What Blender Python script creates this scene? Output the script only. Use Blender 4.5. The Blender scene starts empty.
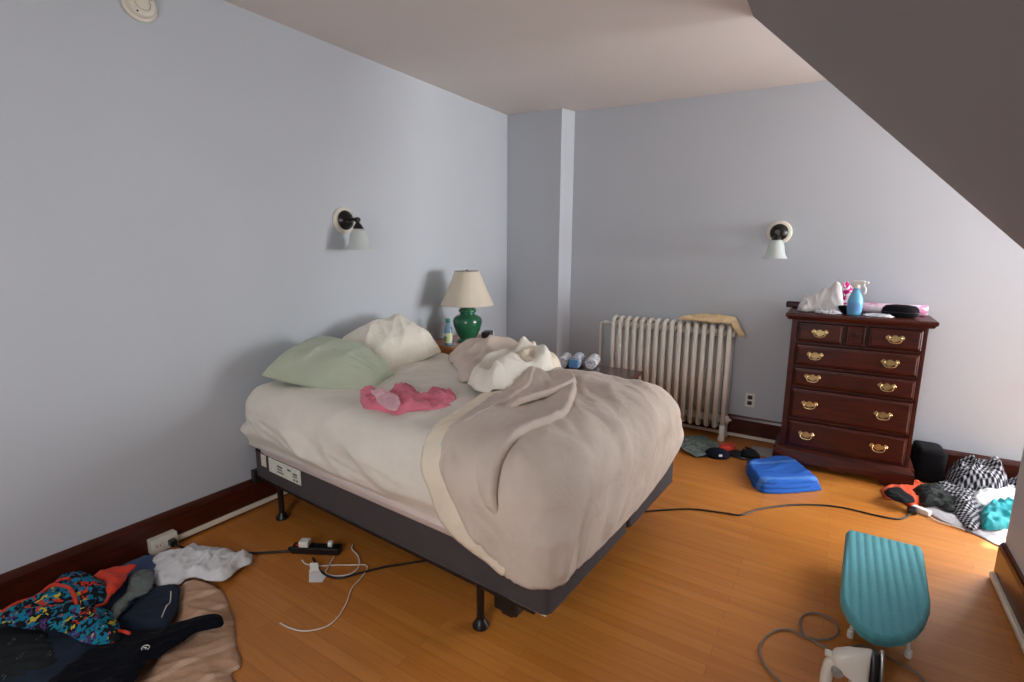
import bpy, bmesh, math, random
import numpy as np
from mathutils import Vector, Matrix, noise, geometry
PI = math.pi
sc = bpy.context.scene
COL = sc.collection

# ------------------------------------------------------------------ camera
CAMP = Vector((2.775, 0.0, 1.5))
RIGHT = Vector((0.84044785, 0.54186525, 0.00542854))
UP = Vector((-0.09974829, 0.14485023, 0.98441287))
FWD = Vector((-0.5326328, 0.82788916, -0.17578919))
FPX = 509.4
cd = bpy.data.cameras.new('camera')
cam = bpy.data.objects.new('camera', cd)
COL.objects.link(cam)
cd.sensor_fit = 'HORIZONTAL'
cd.sensor_width = 36.0
cd.lens = FPX / 1024 * 36.0
cd.clip_start = 0.02
cam.matrix_world = Matrix(((RIGHT.x, UP.x, -FWD.x, CAMP.x), (RIGHT.y, UP.y, -FWD.y, CAMP.y),
                           (RIGHT.z, UP.z, -FWD.z, CAMP.z), (0, 0, 0, 1)))
sc.camera = cam

# ------------------------------------------------------------------ light and exposure
sc.view_settings.view_transform = 'Standard'
sc.view_settings.look = 'None'
sc.view_settings.gamma = 1.0
sc.view_settings.use_curve_mapping = False
sc.view_settings.exposure = 0.72
w = bpy.data.worlds.new('sky')
sc.world = w
w.use_nodes = True
wb = w.node_tree.nodes['Background']
wb.inputs[0].default_value = (0.62, 0.78, 1.0, 1)
wb.inputs[1].default_value = 1.2
sun = bpy.data.lights.new('sun', 'SUN')
sun.energy = 9.0
sun.angle = 0.02
sun.color = (1.0, 0.93, 0.82)
so = bpy.data.objects.new('sun', sun)
COL.objects.link(so)
so.rotation_euler = Vector((-0.55, -1.0, -1.8)).to_track_quat('-Z', 'Y').to_euler()
sky = bpy.data.lights.new('window_daylight', 'AREA')
sky.shape = 'RECTANGLE'
sky.size = 0.88
sky.size_y = 1.35
sky.energy = 63.0
sky.color = (0.96, 0.98, 1.0)
sko = bpy.data.objects.new('window_daylight', sky)
COL.objects.link(sko)
sko.location = (4.52, 4.32, 1.40)
sko.rotation_euler = Vector((-0.16, -1, 0.0)).to_track_quat('-Z', 'Z').to_euler()
end = bpy.data.lights.new('added_end_fill', 'AREA')  # added fill lamp to brighten the left wall, no known source there
end.shape = 'RECTANGLE'
end.size = 0.8
end.size_y = 1.3
end.energy = 105.0
end.color = (0.96, 0.98, 1.0)
eno = bpy.data.objects.new('added_end_fill', end)
COL.objects.link(eno)
eno.location = (7.44, 3.66, 1.40)
eno.rotation_euler = Vector((-1, 0, 0)).to_track_quat('-Z', 'Z').to_euler()
rear = bpy.data.lights.new('added_rear_fill', 'AREA')  # added fill lamp behind the camera, for an assumed window
rear.shape = 'RECTANGLE'
rear.size = 1.0
rear.size_y = 1.3
rear.energy = 34.0
rear.color = (0.98, 0.98, 1.0)
reo = bpy.data.objects.new('added_rear_fill', rear)
COL.objects.link(reo)
reo.location = (2.0, -1.27, 1.45)
reo.rotation_euler = Vector((-0.35, 1, -0.05)).to_track_quat('-Z', 'Z').to_euler()

# ------------------------------------------------------------------ materials
def lin(c):
    return tuple(((v / 255) / 12.92 if v / 255 <= 0.04045 else ((v / 255 + 0.055) / 1.055) ** 2.4) for v in c) + (1.0,)

def nn(nt, kind, **kw):
    n = nt.nodes.new(kind)
    for k, v in kw.items():
        setattr(n, k, v)
    return n

def base_mat(name, rough=0.6):
    m = bpy.data.materials.new(name)
    m.use_nodes = True
    b = m.node_tree.nodes['Principled BSDF']
    b.inputs['Roughness'].default_value = rough
    return m, m.node_tree, b

def coords(nt, scale=(1, 1, 1), kind='Object', rot=(0, 0, 0)):
    tc = nn(nt, 'ShaderNodeTexCoord')
    mp = nn(nt, 'ShaderNodeMapping')
    mp.inputs['Scale'].default_value = scale
    mp.inputs['Rotation'].default_value = rot
    nt.links.new(tc.outputs[kind], mp.inputs[0])
    return mp.outputs[0]

def ramp(nt, fac, stops, interp='LINEAR'):
    r = nn(nt, 'ShaderNodeValToRGB')
    r.color_ramp.interpolation = interp
    while len(r.color_ramp.elements) < len(stops):
        r.color_ramp.elements.new(0.5)
    for e, (p, c) in zip(r.color_ramp.elements, stops):
        e.position = p
        e.color = c
    nt.links.new(fac, r.inputs[0])
    return r.outputs[0]

def simple(name, rgb, rough=0.6, var=0.08, scale=6.0, bump=0.0, bscale=60.0, metal=0.0, spec=0.5, sheen=0.0, coat=0.0):
    """flat colour with a faint noise variation and an optional fine bump"""
    m, nt, b = base_mat(name, rough)
    c = lin(rgb)
    no = nn(nt, 'ShaderNodeTexNoise')
    no.inputs['Scale'].default_value = scale
    no.inputs['Detail'].default_value = 4
    nt.links.new(coords(nt), no.inputs[0])
    lo = tuple(v * (1 - var) for v in c[:3]) + (1,)
    hi = tuple(min(1, v * (1 + var)) for v in c[:3]) + (1,)
    nt.links.new(ramp(nt, no.outputs[0], [(0.3, lo), (0.7, hi)]), b.inputs['Base Color'])
    b.inputs['Metallic'].default_value = metal
    b.inputs['Specular IOR Level'].default_value = spec
    b.inputs['Coat Weight'].default_value = coat
    b.inputs['Coat Roughness'].default_value = 0.15
    if sheen:
        b.inputs['Sheen Weight'].default_value = sheen
        b.inputs['Sheen Roughness'].default_value = 0.5
    if bump:
        n2 = nn(nt, 'ShaderNodeTexNoise')
        n2.inputs['Scale'].default_value = bscale
        n2.inputs['Detail'].default_value = 3
        nt.links.new(coords(nt), n2.inputs[0])
        bp = nn(nt, 'ShaderNodeBump')
        bp.inputs['Strength'].default_value = bump
        bp.inputs['Distance'].default_value = 0.004
        nt.links.new(n2.outputs[0], bp.inputs['Height'])
        nt.links.new(bp.outputs[0], b.inputs['Normal'])
    return m

def fabric(name, rgb, var=0.08, weave=500.0, bump=0.25, rough=0.9, crease=0.0, cscale=9.0):
    m = simple(name, rgb, rough, var, 9.0, 0, spec=0.12, sheen=0.12 if sum(rgb) > 300 else 0.02)
    nt = m.node_tree
    b = nt.nodes['Principled BSDF']
    n2 = nn(nt, 'ShaderNodeTexNoise')
    n2.inputs['Scale'].default_value = weave
    nt.links.new(coords(nt), n2.inputs[0])
    bp = nn(nt, 'ShaderNodeBump')
    bp.inputs['Strength'].default_value = bump
    bp.inputs['Distance'].default_value = 0.002
    nt.links.new(n2.outputs[0], bp.inputs['Height'])
    if crease:
        n3 = nn(nt, 'ShaderNodeTexNoise')
        n3.inputs['Scale'].default_value = cscale
        n3.inputs['Detail'].default_value = 3
        n3.inputs['Distortion'].default_value = 1.2
        nt.links.new(coords(nt), n3.inputs[0])
        b2 = nn(nt, 'ShaderNodeBump')
        b2.inputs['Strength'].default_value = crease
        b2.inputs['Distance'].default_value = 0.03
        nt.links.new(n3.outputs[0], b2.inputs['Height'])
        nt.links.new(bp.outputs[0], b2.inputs['Normal'])
        nt.links.new(b2.outputs[0], b.inputs['Normal'])
    else:
        nt.links.new(bp.outputs[0], b.inputs['Normal'])
    return m

def wood(name, dark, light, rough=0.35, axis=(1, 14, 14), coat=0.25):
    m, nt, b = base_mat(name, rough)
    no = nn(nt, 'ShaderNodeTexNoise')
    no.inputs['Scale'].default_value = 3.0
    no.inputs['Detail'].default_value = 6
    no.inputs['Distortion'].default_value = 0.6
    nt.links.new(coords(nt, axis), no.inputs[0])
    nt.links.new(ramp(nt, no.outputs[0], [(0.3, lin(dark)), (0.7, lin(light))]), b.inputs['Base Color'])
    b.inputs['Coat Weight'].default_value = coat
    b.inputs['Coat Roughness'].default_value = 0.2
    b.inputs['Specular IOR Level'].default_value = 0.3
    return m

def floor_mat():
    m, nt, b = base_mat('honey_oak_strip_floor', 0.34)
    co = coords(nt)
    br = nn(nt, 'ShaderNodeTexBrick')
    br.inputs['Scale'].default_value = 1.0
    br.inputs['Brick Width'].default_value = 0.95
    br.inputs['Row Height'].default_value = 0.057
    br.inputs['Mortar Size'].default_value = 0.0009
    br.inputs['Mortar Smooth'].default_value = 0.4
    br.inputs['Bias'].default_value = 0.0
    br.offset = 0.37
    br.inputs['Color1'].default_value = lin((204, 133, 60))
    br.inputs['Color2'].default_value = lin((194, 121, 50))
    br.inputs['Mortar'].default_value = lin((150, 88, 38))
    nt.links.new(co, br.inputs[0])
    no = nn(nt, 'ShaderNodeTexNoise')
    no.inputs['Scale'].default_value = 2.2
    no.inputs['Detail'].default_value = 7
    no.inputs['Distortion'].default_value = 0.5
    nt.links.new(coords(nt, (1.2, 18, 1)), no.inputs[0])
    g = ramp(nt, no.outputs[0], [(0.25, (0.84, 0.81, 0.77, 1)), (0.6, (1, 1, 1, 1)), (0.85, (1.08, 1.07, 1.05, 1))])
    mx = nn(nt, 'ShaderNodeMix', data_type='RGBA', blend_type='MULTIPLY')
    mx.inputs[0].default_value = 0.85
    nt.links.new(br.outputs[0], mx.inputs[6])
    nt.links.new(g, mx.inputs[7])
    n2 = nn(nt, 'ShaderNodeTexNoise')
    n2.inputs['Scale'].default_value = 1.3
    n2.inputs['Detail'].default_value = 5
    nt.links.new(co, n2.inputs[0])
    g2 = ramp(nt, n2.outputs[0], [(0.3, (0.86, 0.82, 0.78, 1)), (0.65, (1.04, 1.02, 1.0, 1))])
    m2 = nn(nt, 'ShaderNodeMix', data_type='RGBA', blend_type='MULTIPLY')
    m2.inputs[0].default_value = 0.8
    nt.links.new(mx.outputs[2], m2.inputs[6])
    nt.links.new(g2, m2.inputs[7])
    nt.links.new(m2.outputs[2], b.inputs['Base Color'])
    rr = ramp(nt, n2.outputs[0], [(0.3, (0.46, 0.46, 0.46, 1)), (0.7, (0.3, 0.3, 0.3, 1))])
    nt.links.new(rr, b.inputs['Roughness'])
    bp = nn(nt, 'ShaderNodeBump')
    bp.inputs['Strength'].default_value = 0.25
    bp.inputs['Distance'].default_value = 0.002
    nt.links.new(br.outputs['Fac'], bp.inputs['Height'])
    bp.invert = True
    nt.links.new(bp.outputs[0], b.inputs['Normal'])
    return m

def cells(name, stops, scale=16, distort=0.25, rough=0.9):
    """a printed fabric: random flat colours in warped cells"""
    m, nt, b = base_mat(name, rough)
    co = coords(nt)
    no = nn(nt, 'ShaderNodeTexNoise')
    no.inputs['Scale'].default_value = scale * 0.7
    nt.links.new(co, no.inputs[0])
    mx = nn(nt, 'ShaderNodeMix', data_type='RGBA', blend_type='LINEAR_LIGHT')
    mx.inputs[0].default_value = distort * 0.2
    nt.links.new(co, mx.inputs[6])
    nt.links.new(no.outputs['Color'], mx.inputs[7])
    vo = nn(nt, 'ShaderNodeTexVoronoi')
    vo.inputs['Scale'].default_value = scale
    nt.links.new(mx.outputs[2], vo.inputs['Vector'])
    sp = nn(nt, 'ShaderNodeSeparateColor')
    nt.links.new(vo.outputs['Color'], sp.inputs[0])
    nt.links.new(ramp(nt, sp.outputs[0], stops, 'CONSTANT'), b.inputs['Base Color'])
    b.inputs['Specular IOR Level'].default_value = 0.15
    return m

def plaid(name, dark, light, scale=22.0, rot=0.4):
    m, nt, b = base_mat(name, 0.9)
    outs = []
    for k in (0, 1):
        wv = nn(nt, 'ShaderNodeTexWave', bands_direction='X' if k == 0 else 'Y')
        wv.inputs['Scale'].default_value = scale / 6.0
        wv.inputs['Distortion'].default_value = 0.5
        nt.links.new(coords(nt, rot=(0, 0, rot)), wv.inputs[0])
        outs.append(wv.outputs['Fac'])
    a = nn(nt, 'ShaderNodeMath', operation='ADD')
    nt.links.new(outs[0], a.inputs[0])
    nt.links.new(outs[1], a.inputs[1])
    h = nn(nt, 'ShaderNodeMath', operation='MULTIPLY')
    nt.links.new(a.outputs[0], h.inputs[0])
    h.inputs[1].default_value = 0.5
    mid = tuple((x + y) / 2 * 0.7 for x, y in zip(lin(dark)[:3], lin(light)[:3])) + (1,)
    nt.links.new(ramp(nt, h.outputs[0], [(0.0, lin(dark)), (0.44, mid), (0.70, lin(light))], 'CONSTANT'), b.inputs['Base Color'])
    b.inputs['Specular IOR Level'].default_value = 0.15
    return m

def printed(name, base, ink):
    """dark jersey with small blocks of faded print, too faint to read"""
    m, nt, b = base_mat(name, 0.9)
    co = coords(nt, rot=(0, 0, 0.75))
    masks = []
    for w_, h_, mo in ((0.022, 0.0085, 0.0035), (0.10, 0.085, 0.034)):
        br = nn(nt, 'ShaderNodeTexBrick')
        br.inputs['Scale'].default_value = 1.0
        br.inputs['Brick Width'].default_value = w_
        br.inputs['Row Height'].default_value = h_
        br.inputs['Mortar Size'].default_value = mo
        br.offset = 0.3 if w_ < .05 else 0
        br.inputs['Color1'].default_value = br.inputs['Color2'].default_value = (1, 1, 1, 1)
        br.inputs['Mortar'].default_value = (0, 0, 0, 1)
        nt.links.new(co, br.inputs[0])
        masks.append(br.outputs[0])
    no = nn(nt, 'ShaderNodeTexNoise')
    no.inputs['Scale'].default_value = 160
    nt.links.new(co, no.inputs[0])
    masks.append(ramp(nt, no.outputs[0], [(0.42, (0, 0, 0, 1)), (0.5, (.8, .8, .8, 1))]))
    f = masks[0]
    for q in masks[1:]:
        mu = nn(nt, 'ShaderNodeMath', operation='MULTIPLY')
        nt.links.new(f, mu.inputs[0])
        nt.links.new(q, mu.inputs[1])
        f = mu.outputs[0]
    nt.links.new(ramp(nt, f, [(0.1, lin(base)), (0.7, lin(ink))]), b.inputs['Base Color'])
    b.inputs['Specular IOR Level'].default_value = 0.12
    return m

def bands(name, base, line, scale, rot=0.0, width=0.9):
    """a towel with a few woven bands"""
    m, nt, b = base_mat(name, 0.95)
    wv = nn(nt, 'ShaderNodeTexWave', bands_direction='X')
    wv.inputs['Scale'].default_value = scale
    nt.links.new(coords(nt, rot=(0, 0, rot)), wv.inputs[0])
    nt.links.new(ramp(nt, wv.outputs['Fac'], [(0.0, lin(base)), (width, lin(base)), (min(1, width + 0.05), lin(line))]), b.inputs['Base Color'])
    n2 = nn(nt, 'ShaderNodeTexNoise')
    n2.inputs['Scale'].default_value = 220
    nt.links.new(coords(nt), n2.inputs[0])
    bp = nn(nt, 'ShaderNodeBump')
    bp.inputs['Strength'].default_value = 0.6
    bp.inputs['Distance'].default_value = 0.004
    nt.links.new(n2.outputs[0], bp.inputs['Height'])
    nt.links.new(bp.outputs[0], b.inputs['Normal'])
    b.inputs['Specular IOR Level'].default_value = 0.1
    return m

def glassy(name, rgb, rough=0.2, trans=0.9, alpha=1.0):
    m = simple(name, rgb, rough, 0.02)
    b = m.node_tree.nodes['Principled BSDF']
    b.inputs['Transmission Weight'].default_value = trans
    b.inputs['Alpha'].default_value = alpha
    return m

def leaky(name, rgb, t=0.35, rough=0.9, bump=0.1):
    """thin cloth or paper that lets light through"""
    m = fabric(name, rgb, 0.04, 300, bump, rough)
    nt = m.node_tree
    b = nt.nodes['Principled BSDF']
    out = nt.nodes['Material Output']
    tr = nn(nt, 'ShaderNodeBsdfTranslucent')
    tr.inputs[0].default_value = lin(rgb)
    mx = nn(nt, 'ShaderNodeMixShader')
    mx.inputs[0].default_value = t
    nt.links.new(b.outputs[0], mx.inputs[1])
    nt.links.new(tr.outputs[0], mx.inputs[2])
    nt.links.new(mx.outputs[0], out.inputs[0])
    return m

WALLC = (192, 198, 205)
M = {
    'wall': simple('pale_blue_grey_wall_paint', WALLC, 0.55, 0.02, 1.5, 0.08, 120),
    'slope': simple('shade_darkened_paint', (138, 134, 134), 0.6, 0.02, 1.5, 0.08, 120),  # shade of the unlit slope put into the colour
    'ceiling': simple('warm_white_ceiling_paint', (214, 208, 203), 0.75, 0.02, 1.5, 0.06, 120),
    'floor': floor_mat(),
    'mahogany_trim': wood('dark_red_stained_baseboard', (52, 18, 9), (80, 29, 14), 0.35, (2, 2, 20)),
    'raceway': simple('cream_painted_raceway', (226, 214, 196), 0.4),
    'white_trim': simple('white_window_paint', (228, 226, 220), 0.4),
    'dresser': wood('dark_cherry_wood', (50, 14, 6), (80, 26, 10), 0.36, (2, 14, 14), 0.04),
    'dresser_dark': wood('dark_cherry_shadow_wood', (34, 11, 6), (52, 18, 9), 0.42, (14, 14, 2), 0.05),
    'brass': simple('aged_brass', (196, 170, 122), 0.34, 0.25, 60, metal=1.0),
    'radiator': simple('cream_radiator_enamel', (238, 234, 224), 0.4, 0.03, 5, 0.05, 60),
    'black_metal': simple('black_painted_metal', (22, 21, 22), 0.4, 0.1),
    'black_plastic': simple('black_plastic', (18, 18, 20), 0.35, 0.1),
    'black_cloth': fabric('black_cloth', (20, 20, 23)),
    'bronze': simple('oil_rubbed_bronze', (34, 30, 28), 0.3, 0.2, 20, metal=0.4),
    'white_plastic': simple('white_plastic', (232, 230, 224), 0.35, 0.02),
    'cream_plastic': simple('aged_cream_plastic', (224, 218, 202), 0.4, 0.03),
    'frosted': leaky('frosted_glass', (236, 242, 240), 0.5, 0.4, 0.0),
    'box_fabric': fabric('grey_box_spring_fabric', (78, 72, 73), 0.08, 350, 0.3),
    'mattress': fabric('pinkish_white_mattress_ticking', (226, 212, 206), 0.04, 300, 0.3),
    'sheet': fabric('cream_cotton_sheet', (232, 226, 214), 0.03, 500, 0.12, 0.85, 0.28, 7),
    'sheet_white': fabric('white_cotton_sheet', (238, 232, 220), 0.03, 500, 0.12, 0.85, 0.25, 9),
    'comforter': fabric('greige_brushed_blanket', (212, 197, 184), 0.05, 260, 0.6, 0.95, 0.25, 7),
    'comforter_in': fabric('cream_blanket_lining', (238, 226, 204), 0.04, 400, 0.2, 0.9, 0.15, 9),
    'pillow_green': fabric('pale_sage_cotton', (190, 200, 178), 0.04, 500, 0.12, 0.85, 0.3, 8),
    'pillow_white': fabric('ivory_quilted_cotton', (242, 236, 222), 0.03, 400, 0.2, 0.9, 0.35, 11),
    'pink': fabric('rose_pink_cotton', (226, 128, 146), 0.2, 300, 0.4),
    'pink_light': fabric('pale_pink_cotton', (236, 186, 194), 0.12, 300, 0.3),
    'green_glaze': simple('bottle_green_ceramic_glaze', (22, 96, 66), 0.1, 0.12, 10, coat=0.6),
    'shade': leaky('ivory_lamp_shade_cloth', (250, 242, 226), 0.4),
    'oak_top': wood('orange_oak_table_top', (150, 88, 44), (184, 116, 62), 0.35),
    'walnut': wood('dark_walnut_table', (58, 28, 20), (86, 44, 32), 0.25, (2, 14, 14), 0.5),
    'blue_glass': glassy('blue_clear_plastic', (150, 196, 224), 0.1, 0.55),
    'teal_plastic': simple('teal_plastic', (40, 110, 96), 0.3),
    'label_paper': simple('printed_label_paper', (226, 228, 214), 0.6, 0.1, 40),
    'label_green': cells('green_yellow_bottle_label', [(0, lin((214, 214, 150))), (0.4, lin((70, 140, 110))), (0.7, lin((210, 220, 220)))], 40),
    'peach': bands('peach_terry_cloth', (240, 212, 168), (226, 188, 140), 9, 0.3, 0.97),
    'blue_towel': bands('royal_blue_terry', (50, 100, 186), (86, 134, 210), 1.3, 0.9, 0.93),
    'tan_towel': bands('tan_terry_towel', (190, 152, 124), (208, 174, 148), 2.4, 0.25, 0.86),
    'navy': fabric('navy_jersey', (22, 26, 40), 0.1),
    'black_navy': fabric('black_navy_jersey', (12, 14, 22), 0.1),
    'navy2': fabric('dark_slate_navy_cotton', (38, 46, 62), 0.1),
    'denim': fabric('washed_blue_denim', (74, 92, 124), 0.15, 300, 0.5),
    'charcoal': printed('charcoal_jersey_with_faded_print', (38, 42, 44), (128, 132, 132)),
    'white_cloth': fabric('white_cotton_jersey', (224, 224, 226), 0.03, 300, 0.2, 0.9, 0.4, 14),
    'grey_cloth': fabric('grey_white_cotton', (172, 168, 172), 0.06, 300, 0.2, 0.9, 0.3, 12),
    'print': cells('tropical_print', [(0, lin((24, 28, 34))), (0.30, lin((26, 118, 150))), (0.58, lin((200, 58, 40))), (0.66, lin((20, 24, 30))), (0.76, lin((30, 130, 150))), (0.87, lin((196, 178, 60))), (0.93, lin((84, 50, 104)))], 28, 0.7),
    'red': fabric('coral_red_cloth', (214, 66, 48), 0.1),
    'orange': fabric('orange_nylon', (232, 92, 56), 0.15, 200, 0.3, 0.7),
    'plaid': plaid('navy_and_white_plaid', (22, 23, 32), (176, 176, 182), 92.0),
    'camo': cells('dark_camouflage', [(0, lin((34, 36, 34))), (0.4, lin((58, 62, 60))), (0.7, lin((22, 24, 24)))], 30, 0.6),
    'teal': fabric('bright_teal_satin', (34, 146, 154), 0.15, 300, 0.2, 0.5),
    'green': fabric('lime_green_cloth', (90, 200, 50), 0.1),
    'board_cover': fabric('turquoise_ironing_cover', (92, 166, 176), 0.05, 300, 0.2, 0.8),
    'iron_white': simple('iron_white_plastic', (226, 220, 208), 0.3, 0.02),
    'iron_grey': simple('iron_grey_plastic', (150, 144, 140), 0.35),
    'steel': simple('brushed_steel', (170, 168, 166), 0.3, 0.05, metal=0.9),
    'grey_cord': simple('grey_braided_cord', (128, 116, 108), 0.8, 0.15, 90),
    'white_cord': simple('white_cable', (224, 216, 204), 0.45, 0.02),
    'black_cord': simple('black_cable', (16, 15, 15), 0.45),
    'red_light': simple('red_switch_plastic', (220, 40, 30), 0.3),
    'paper': simple('white_paper', (228, 226, 222), 0.8, 0.03),
    'grey_paper': simple('grey_paper', (176, 172, 168), 0.8, 0.05),
    'ink': simple('grey_ink', (110, 108, 108), 0.8),
    'scale_glass': cells('mottled_green_glass', [(0, lin((112, 128, 124))), (0.35, lin((134, 150, 146))), (0.65, lin((98, 114, 112)))], 22, 0.5, 0.12),
    'bag': leaky('thin_white_plastic_bag', (236, 234, 234), 0.35, 0.4),
    'magenta': cells('magenta_and_white_wrap', [(0, lin((196, 24, 116))), (0.55, lin((240, 224, 232)))], 34, 0.3, 0.4),
    'pink_paper': cells('pink_printed_paper', [(0, lin((238, 206, 224))), (0.55, lin((226, 150, 190))), (0.7, lin((240, 232, 236)))], 26, 0.4, 0.6),
    'print_wrap': cells('printed_white_wrap', [(0, lin((228, 228, 232))), (0.6, lin((120, 130, 150))), (0.75, lin((200, 206, 214)))], 60, 0.4, 0.4),
    'spray_blue': simple('sky_blue_translucent_plastic', (110, 178, 216), 0.2, 0.04),
    'wrap': cells('printed_package_wrap', [(0, lin((196, 206, 214))), (0.5, lin((226, 226, 230))), (0.7, lin((120, 150, 190))), (0.85, lin((160, 140, 190)))], 50, 0.3, 0.25),
    'blue_label': simple('sky_blue_label', (96, 150, 206), 0.3),
}
def window_glass():
    m, nt, b = base_mat('clear_window_glass', 0.0)
    nt.nodes.remove(b)
    g = nn(nt, 'ShaderNodeBsdfTransparent')
    gl = nn(nt, 'ShaderNodeBsdfGlossy')
    gl.inputs['Roughness'].default_value = 0.02
    mx = nn(nt, 'ShaderNodeMixShader')
    mx.inputs[0].default_value = 0.05
    nt.links.new(g.outputs[0], mx.inputs[1])
    nt.links.new(gl.outputs[0], mx.inputs[2])
    nt.links.new(mx.outputs[0], nt.nodes['Material Output'].inputs[0])
    return m
M['glass'] = window_glass()

# ------------------------------------------------------------------ scene helpers
def thing(name, label, cat, loc=(0, 0, 0), rotz=0.0, group=None):
    o = bpy.data.objects.new(name, None)
    o.empty_display_size = 0.1
    COL.objects.link(o)
    o.location = loc
    o.rotation_euler = (0, 0, rotz)
    return tag(o, label, cat, group)

def tag(o, label=None, cat=None, group=None, kind=None):
    for k, v in (('label', label), ('category', cat), ('group', group), ('kind', kind)):
        if v:
            o[k] = v
    return o

def link(name, me, mats, parent=None, smooth=True, loc=None, rot=None, sub=0, solid=0.0, soff=-1.0, rim=None, autosmooth=None):
    for m in (mats if isinstance(mats, (list, tuple)) else [mats]):
        me.materials.append(m)
    o = bpy.data.objects.new(name, me)
    COL.objects.link(o)
    if parent:
        o.parent = parent
    if loc is not None:
        o.location = loc
    if rot is not None:
        o.rotation_euler = rot
    for p in me.polygons:
        p.use_smooth = smooth
    if autosmooth:
        me.set_sharp_from_angle(angle=math.radians(autosmooth))
    if solid:
        md = o.modifiers.new('thickness', 'SOLIDIFY')
        md.thickness = solid
        md.offset = soff
        if len(me.materials) > 1:
            md.material_offset = 1
            md.material_offset_rim = 0
    if sub:
        md = o.modifiers.new('smooth', 'SUBSURF')
        md.levels = sub
        md.render_levels = sub
    return o

def done(bm, name='m'):
    bmesh.ops.recalc_face_normals(bm, faces=bm.faces)
    me = bpy.data.meshes.new(name)
    bm.to_mesh(me)
    bm.free()
    return me

def obj(name, bm, mats, parent=None, smooth=False, **kw):
    return link(name, done(bm, name), mats, parent, smooth, **kw)

def bx(bm, x0, x1, y0, y1, z0, z1, bev=0.0, seg=2, taper=None):
    r = bmesh.ops.create_cube(bm, size=1.0)
    vs = r['verts']
    for v in vs:
        v.co = Vector((x0 + (v.co.x + .5) * (x1 - x0), y0 + (v.co.y + .5) * (y1 - y0), z0 + (v.co.z + .5) * (z1 - z0)))
    if bev:
        es = list({e for v in vs for e in v.link_edges})
        bmesh.ops.bevel(bm, geom=es, offset=bev, segments=seg, affect='EDGES', profile=0.5)
    return bm

def box(name, x0, x1, y0, y1, z0, z1, mat, parent=None, bev=0.003, seg=2, **kw):
    bm = bmesh.new()
    bx(bm, x0, x1, y0, y1, z0, z1, bev, seg)
    return obj(name, bm, mat, parent, **kw)

def prism(bm, pts, z0, z1):
    """polygon in XY raised from z0 to z1"""
    a = [bm.verts.new((p[0], p[1], z0)) for p in pts]
    b = [bm.verts.new((p[0], p[1], z1)) for p in pts]
    n = len(pts)
    bm.faces.new(a[::-1])
    bm.faces.new(b)
    for i in range(n):
        bm.faces.new((a[i], a[(i + 1) % n], b[(i + 1) % n], b[i]))
    return bm

def loft(bm, rings, close=True, caps=True):
    R = [[bm.verts.new(p) for p in r] for r in rings]
    n = len(R[0])
    for i in range(len(R) - 1):
        for j in range(n if close else n - 1):
            k = (j + 1) % n
            bm.faces.new((R[i][j], R[i][k], R[i + 1][k], R[i + 1][j]))
    if caps:
        bm.faces.new(R[0][::-1])
        bm.faces.new(R[-1])
    return bm

def lathe(bm, prof, seg=32, axis='Z', loc=(0, 0, 0), caps=True):
    """prof: list of (radius, height)"""
    rings = []
    for r, h in prof:
        ring = []
        for k in range(seg):
            a = 2 * PI * k / seg
            p = (max(r, 1e-4) * math.cos(a), max(r, 1e-4) * math.sin(a), h)
            if axis == 'X':
                p = (p[2], p[0], p[1])
            elif axis == '-Y':
                p = (p[0], -p[2], p[1])
            ring.append((p[0] + loc[0], p[1] + loc[1], p[2] + loc[2]))
        rings.append(ring)
    return loft(bm, rings, True, caps)

def spline(pts, n=8):
    P = [Vector(p) for p in pts]
    if len(P) < 3:
        return P
    Q = [P[0] * 2 - P[1]] + P + [P[-1] * 2 - P[-2]]
    out = []
    for i in range(1, len(Q) - 2):
        a, b, c, d = Q[i - 1:i + 3]
        for k in range(n):
            t = k / n
            out.append(0.5 * ((2 * b) + (c - a) * t + (2 * a - 5 * b + 4 * c - d) * t * t + (3 * b - a - 3 * c + d) * t ** 3))
    out.append(P[-1])
    return out

def tube(bm, pts, r, seg=8, smooth=0):
    P = spline(pts, smooth) if smooth else [Vector(p) for p in pts]
    rings = []
    up = Vector((0, 0, 1))
    prev = None
    for i, p in enumerate(P):
        t = (P[min(i + 1, len(P) - 1)] - P[max(i - 1, 0)])
        t = t.normalized() if t.length > 1e-9 else Vector((1, 0, 0))
        if prev is None:
            a = t.cross(up if abs(t.z) < 0.95 else Vector((1, 0, 0))).normalized()
        else:
            a = (prev - t * prev.dot(t)).normalized()
        prev = a
        b = t.cross(a)
        rr = r[i] if isinstance(r, (list, tuple)) else r
        rings.append([p + a * rr * math.cos(2 * PI * k / seg) + b * rr * math.sin(2 * PI * k / seg) for k in range(seg)])
    return loft(bm, rings)

def at(px, py, z=0.0):
    """where the sight line of the photograph's pixel meets the level z (the floor by default)"""
    d = RIGHT * ((px - 512) / FPX) - UP * ((py - 341) / FPX) + FWD
    p = CAMP + d * ((z - CAMP.z) / d.z)
    return Vector((p.x, p.y, z))

# ------------------------------------------------------------------ cloth
def nz(x, y, s, seed):
    return noise.noise(Vector((x / s, y / s, seed * 7.31)))

def folds(x, y, s, seed, ang=None, stretch=2.2):
    """ridged creases, 0..1, optionally running along a direction"""
    if ang is not None:
        c, q = math.cos(ang), math.sin(ang)
        x, y = (c * x + q * y) / stretch, -q * x + c * y
    wx = x + 0.6 * s * nz(x, y, s * 1.6, seed + 3)
    wy = y + 0.6 * s * nz(x + 9, y, s * 1.6, seed + 5)
    a = 1 - abs(nz(wx, wy, s, seed)) * 2.0
    b = 1 - abs(nz(wx, wy, s * 0.5, seed + 11)) * 2.0
    return max(0.0, a) ** 2 * 0.75 + max(0.0, b) ** 2 * 0.25

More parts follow.
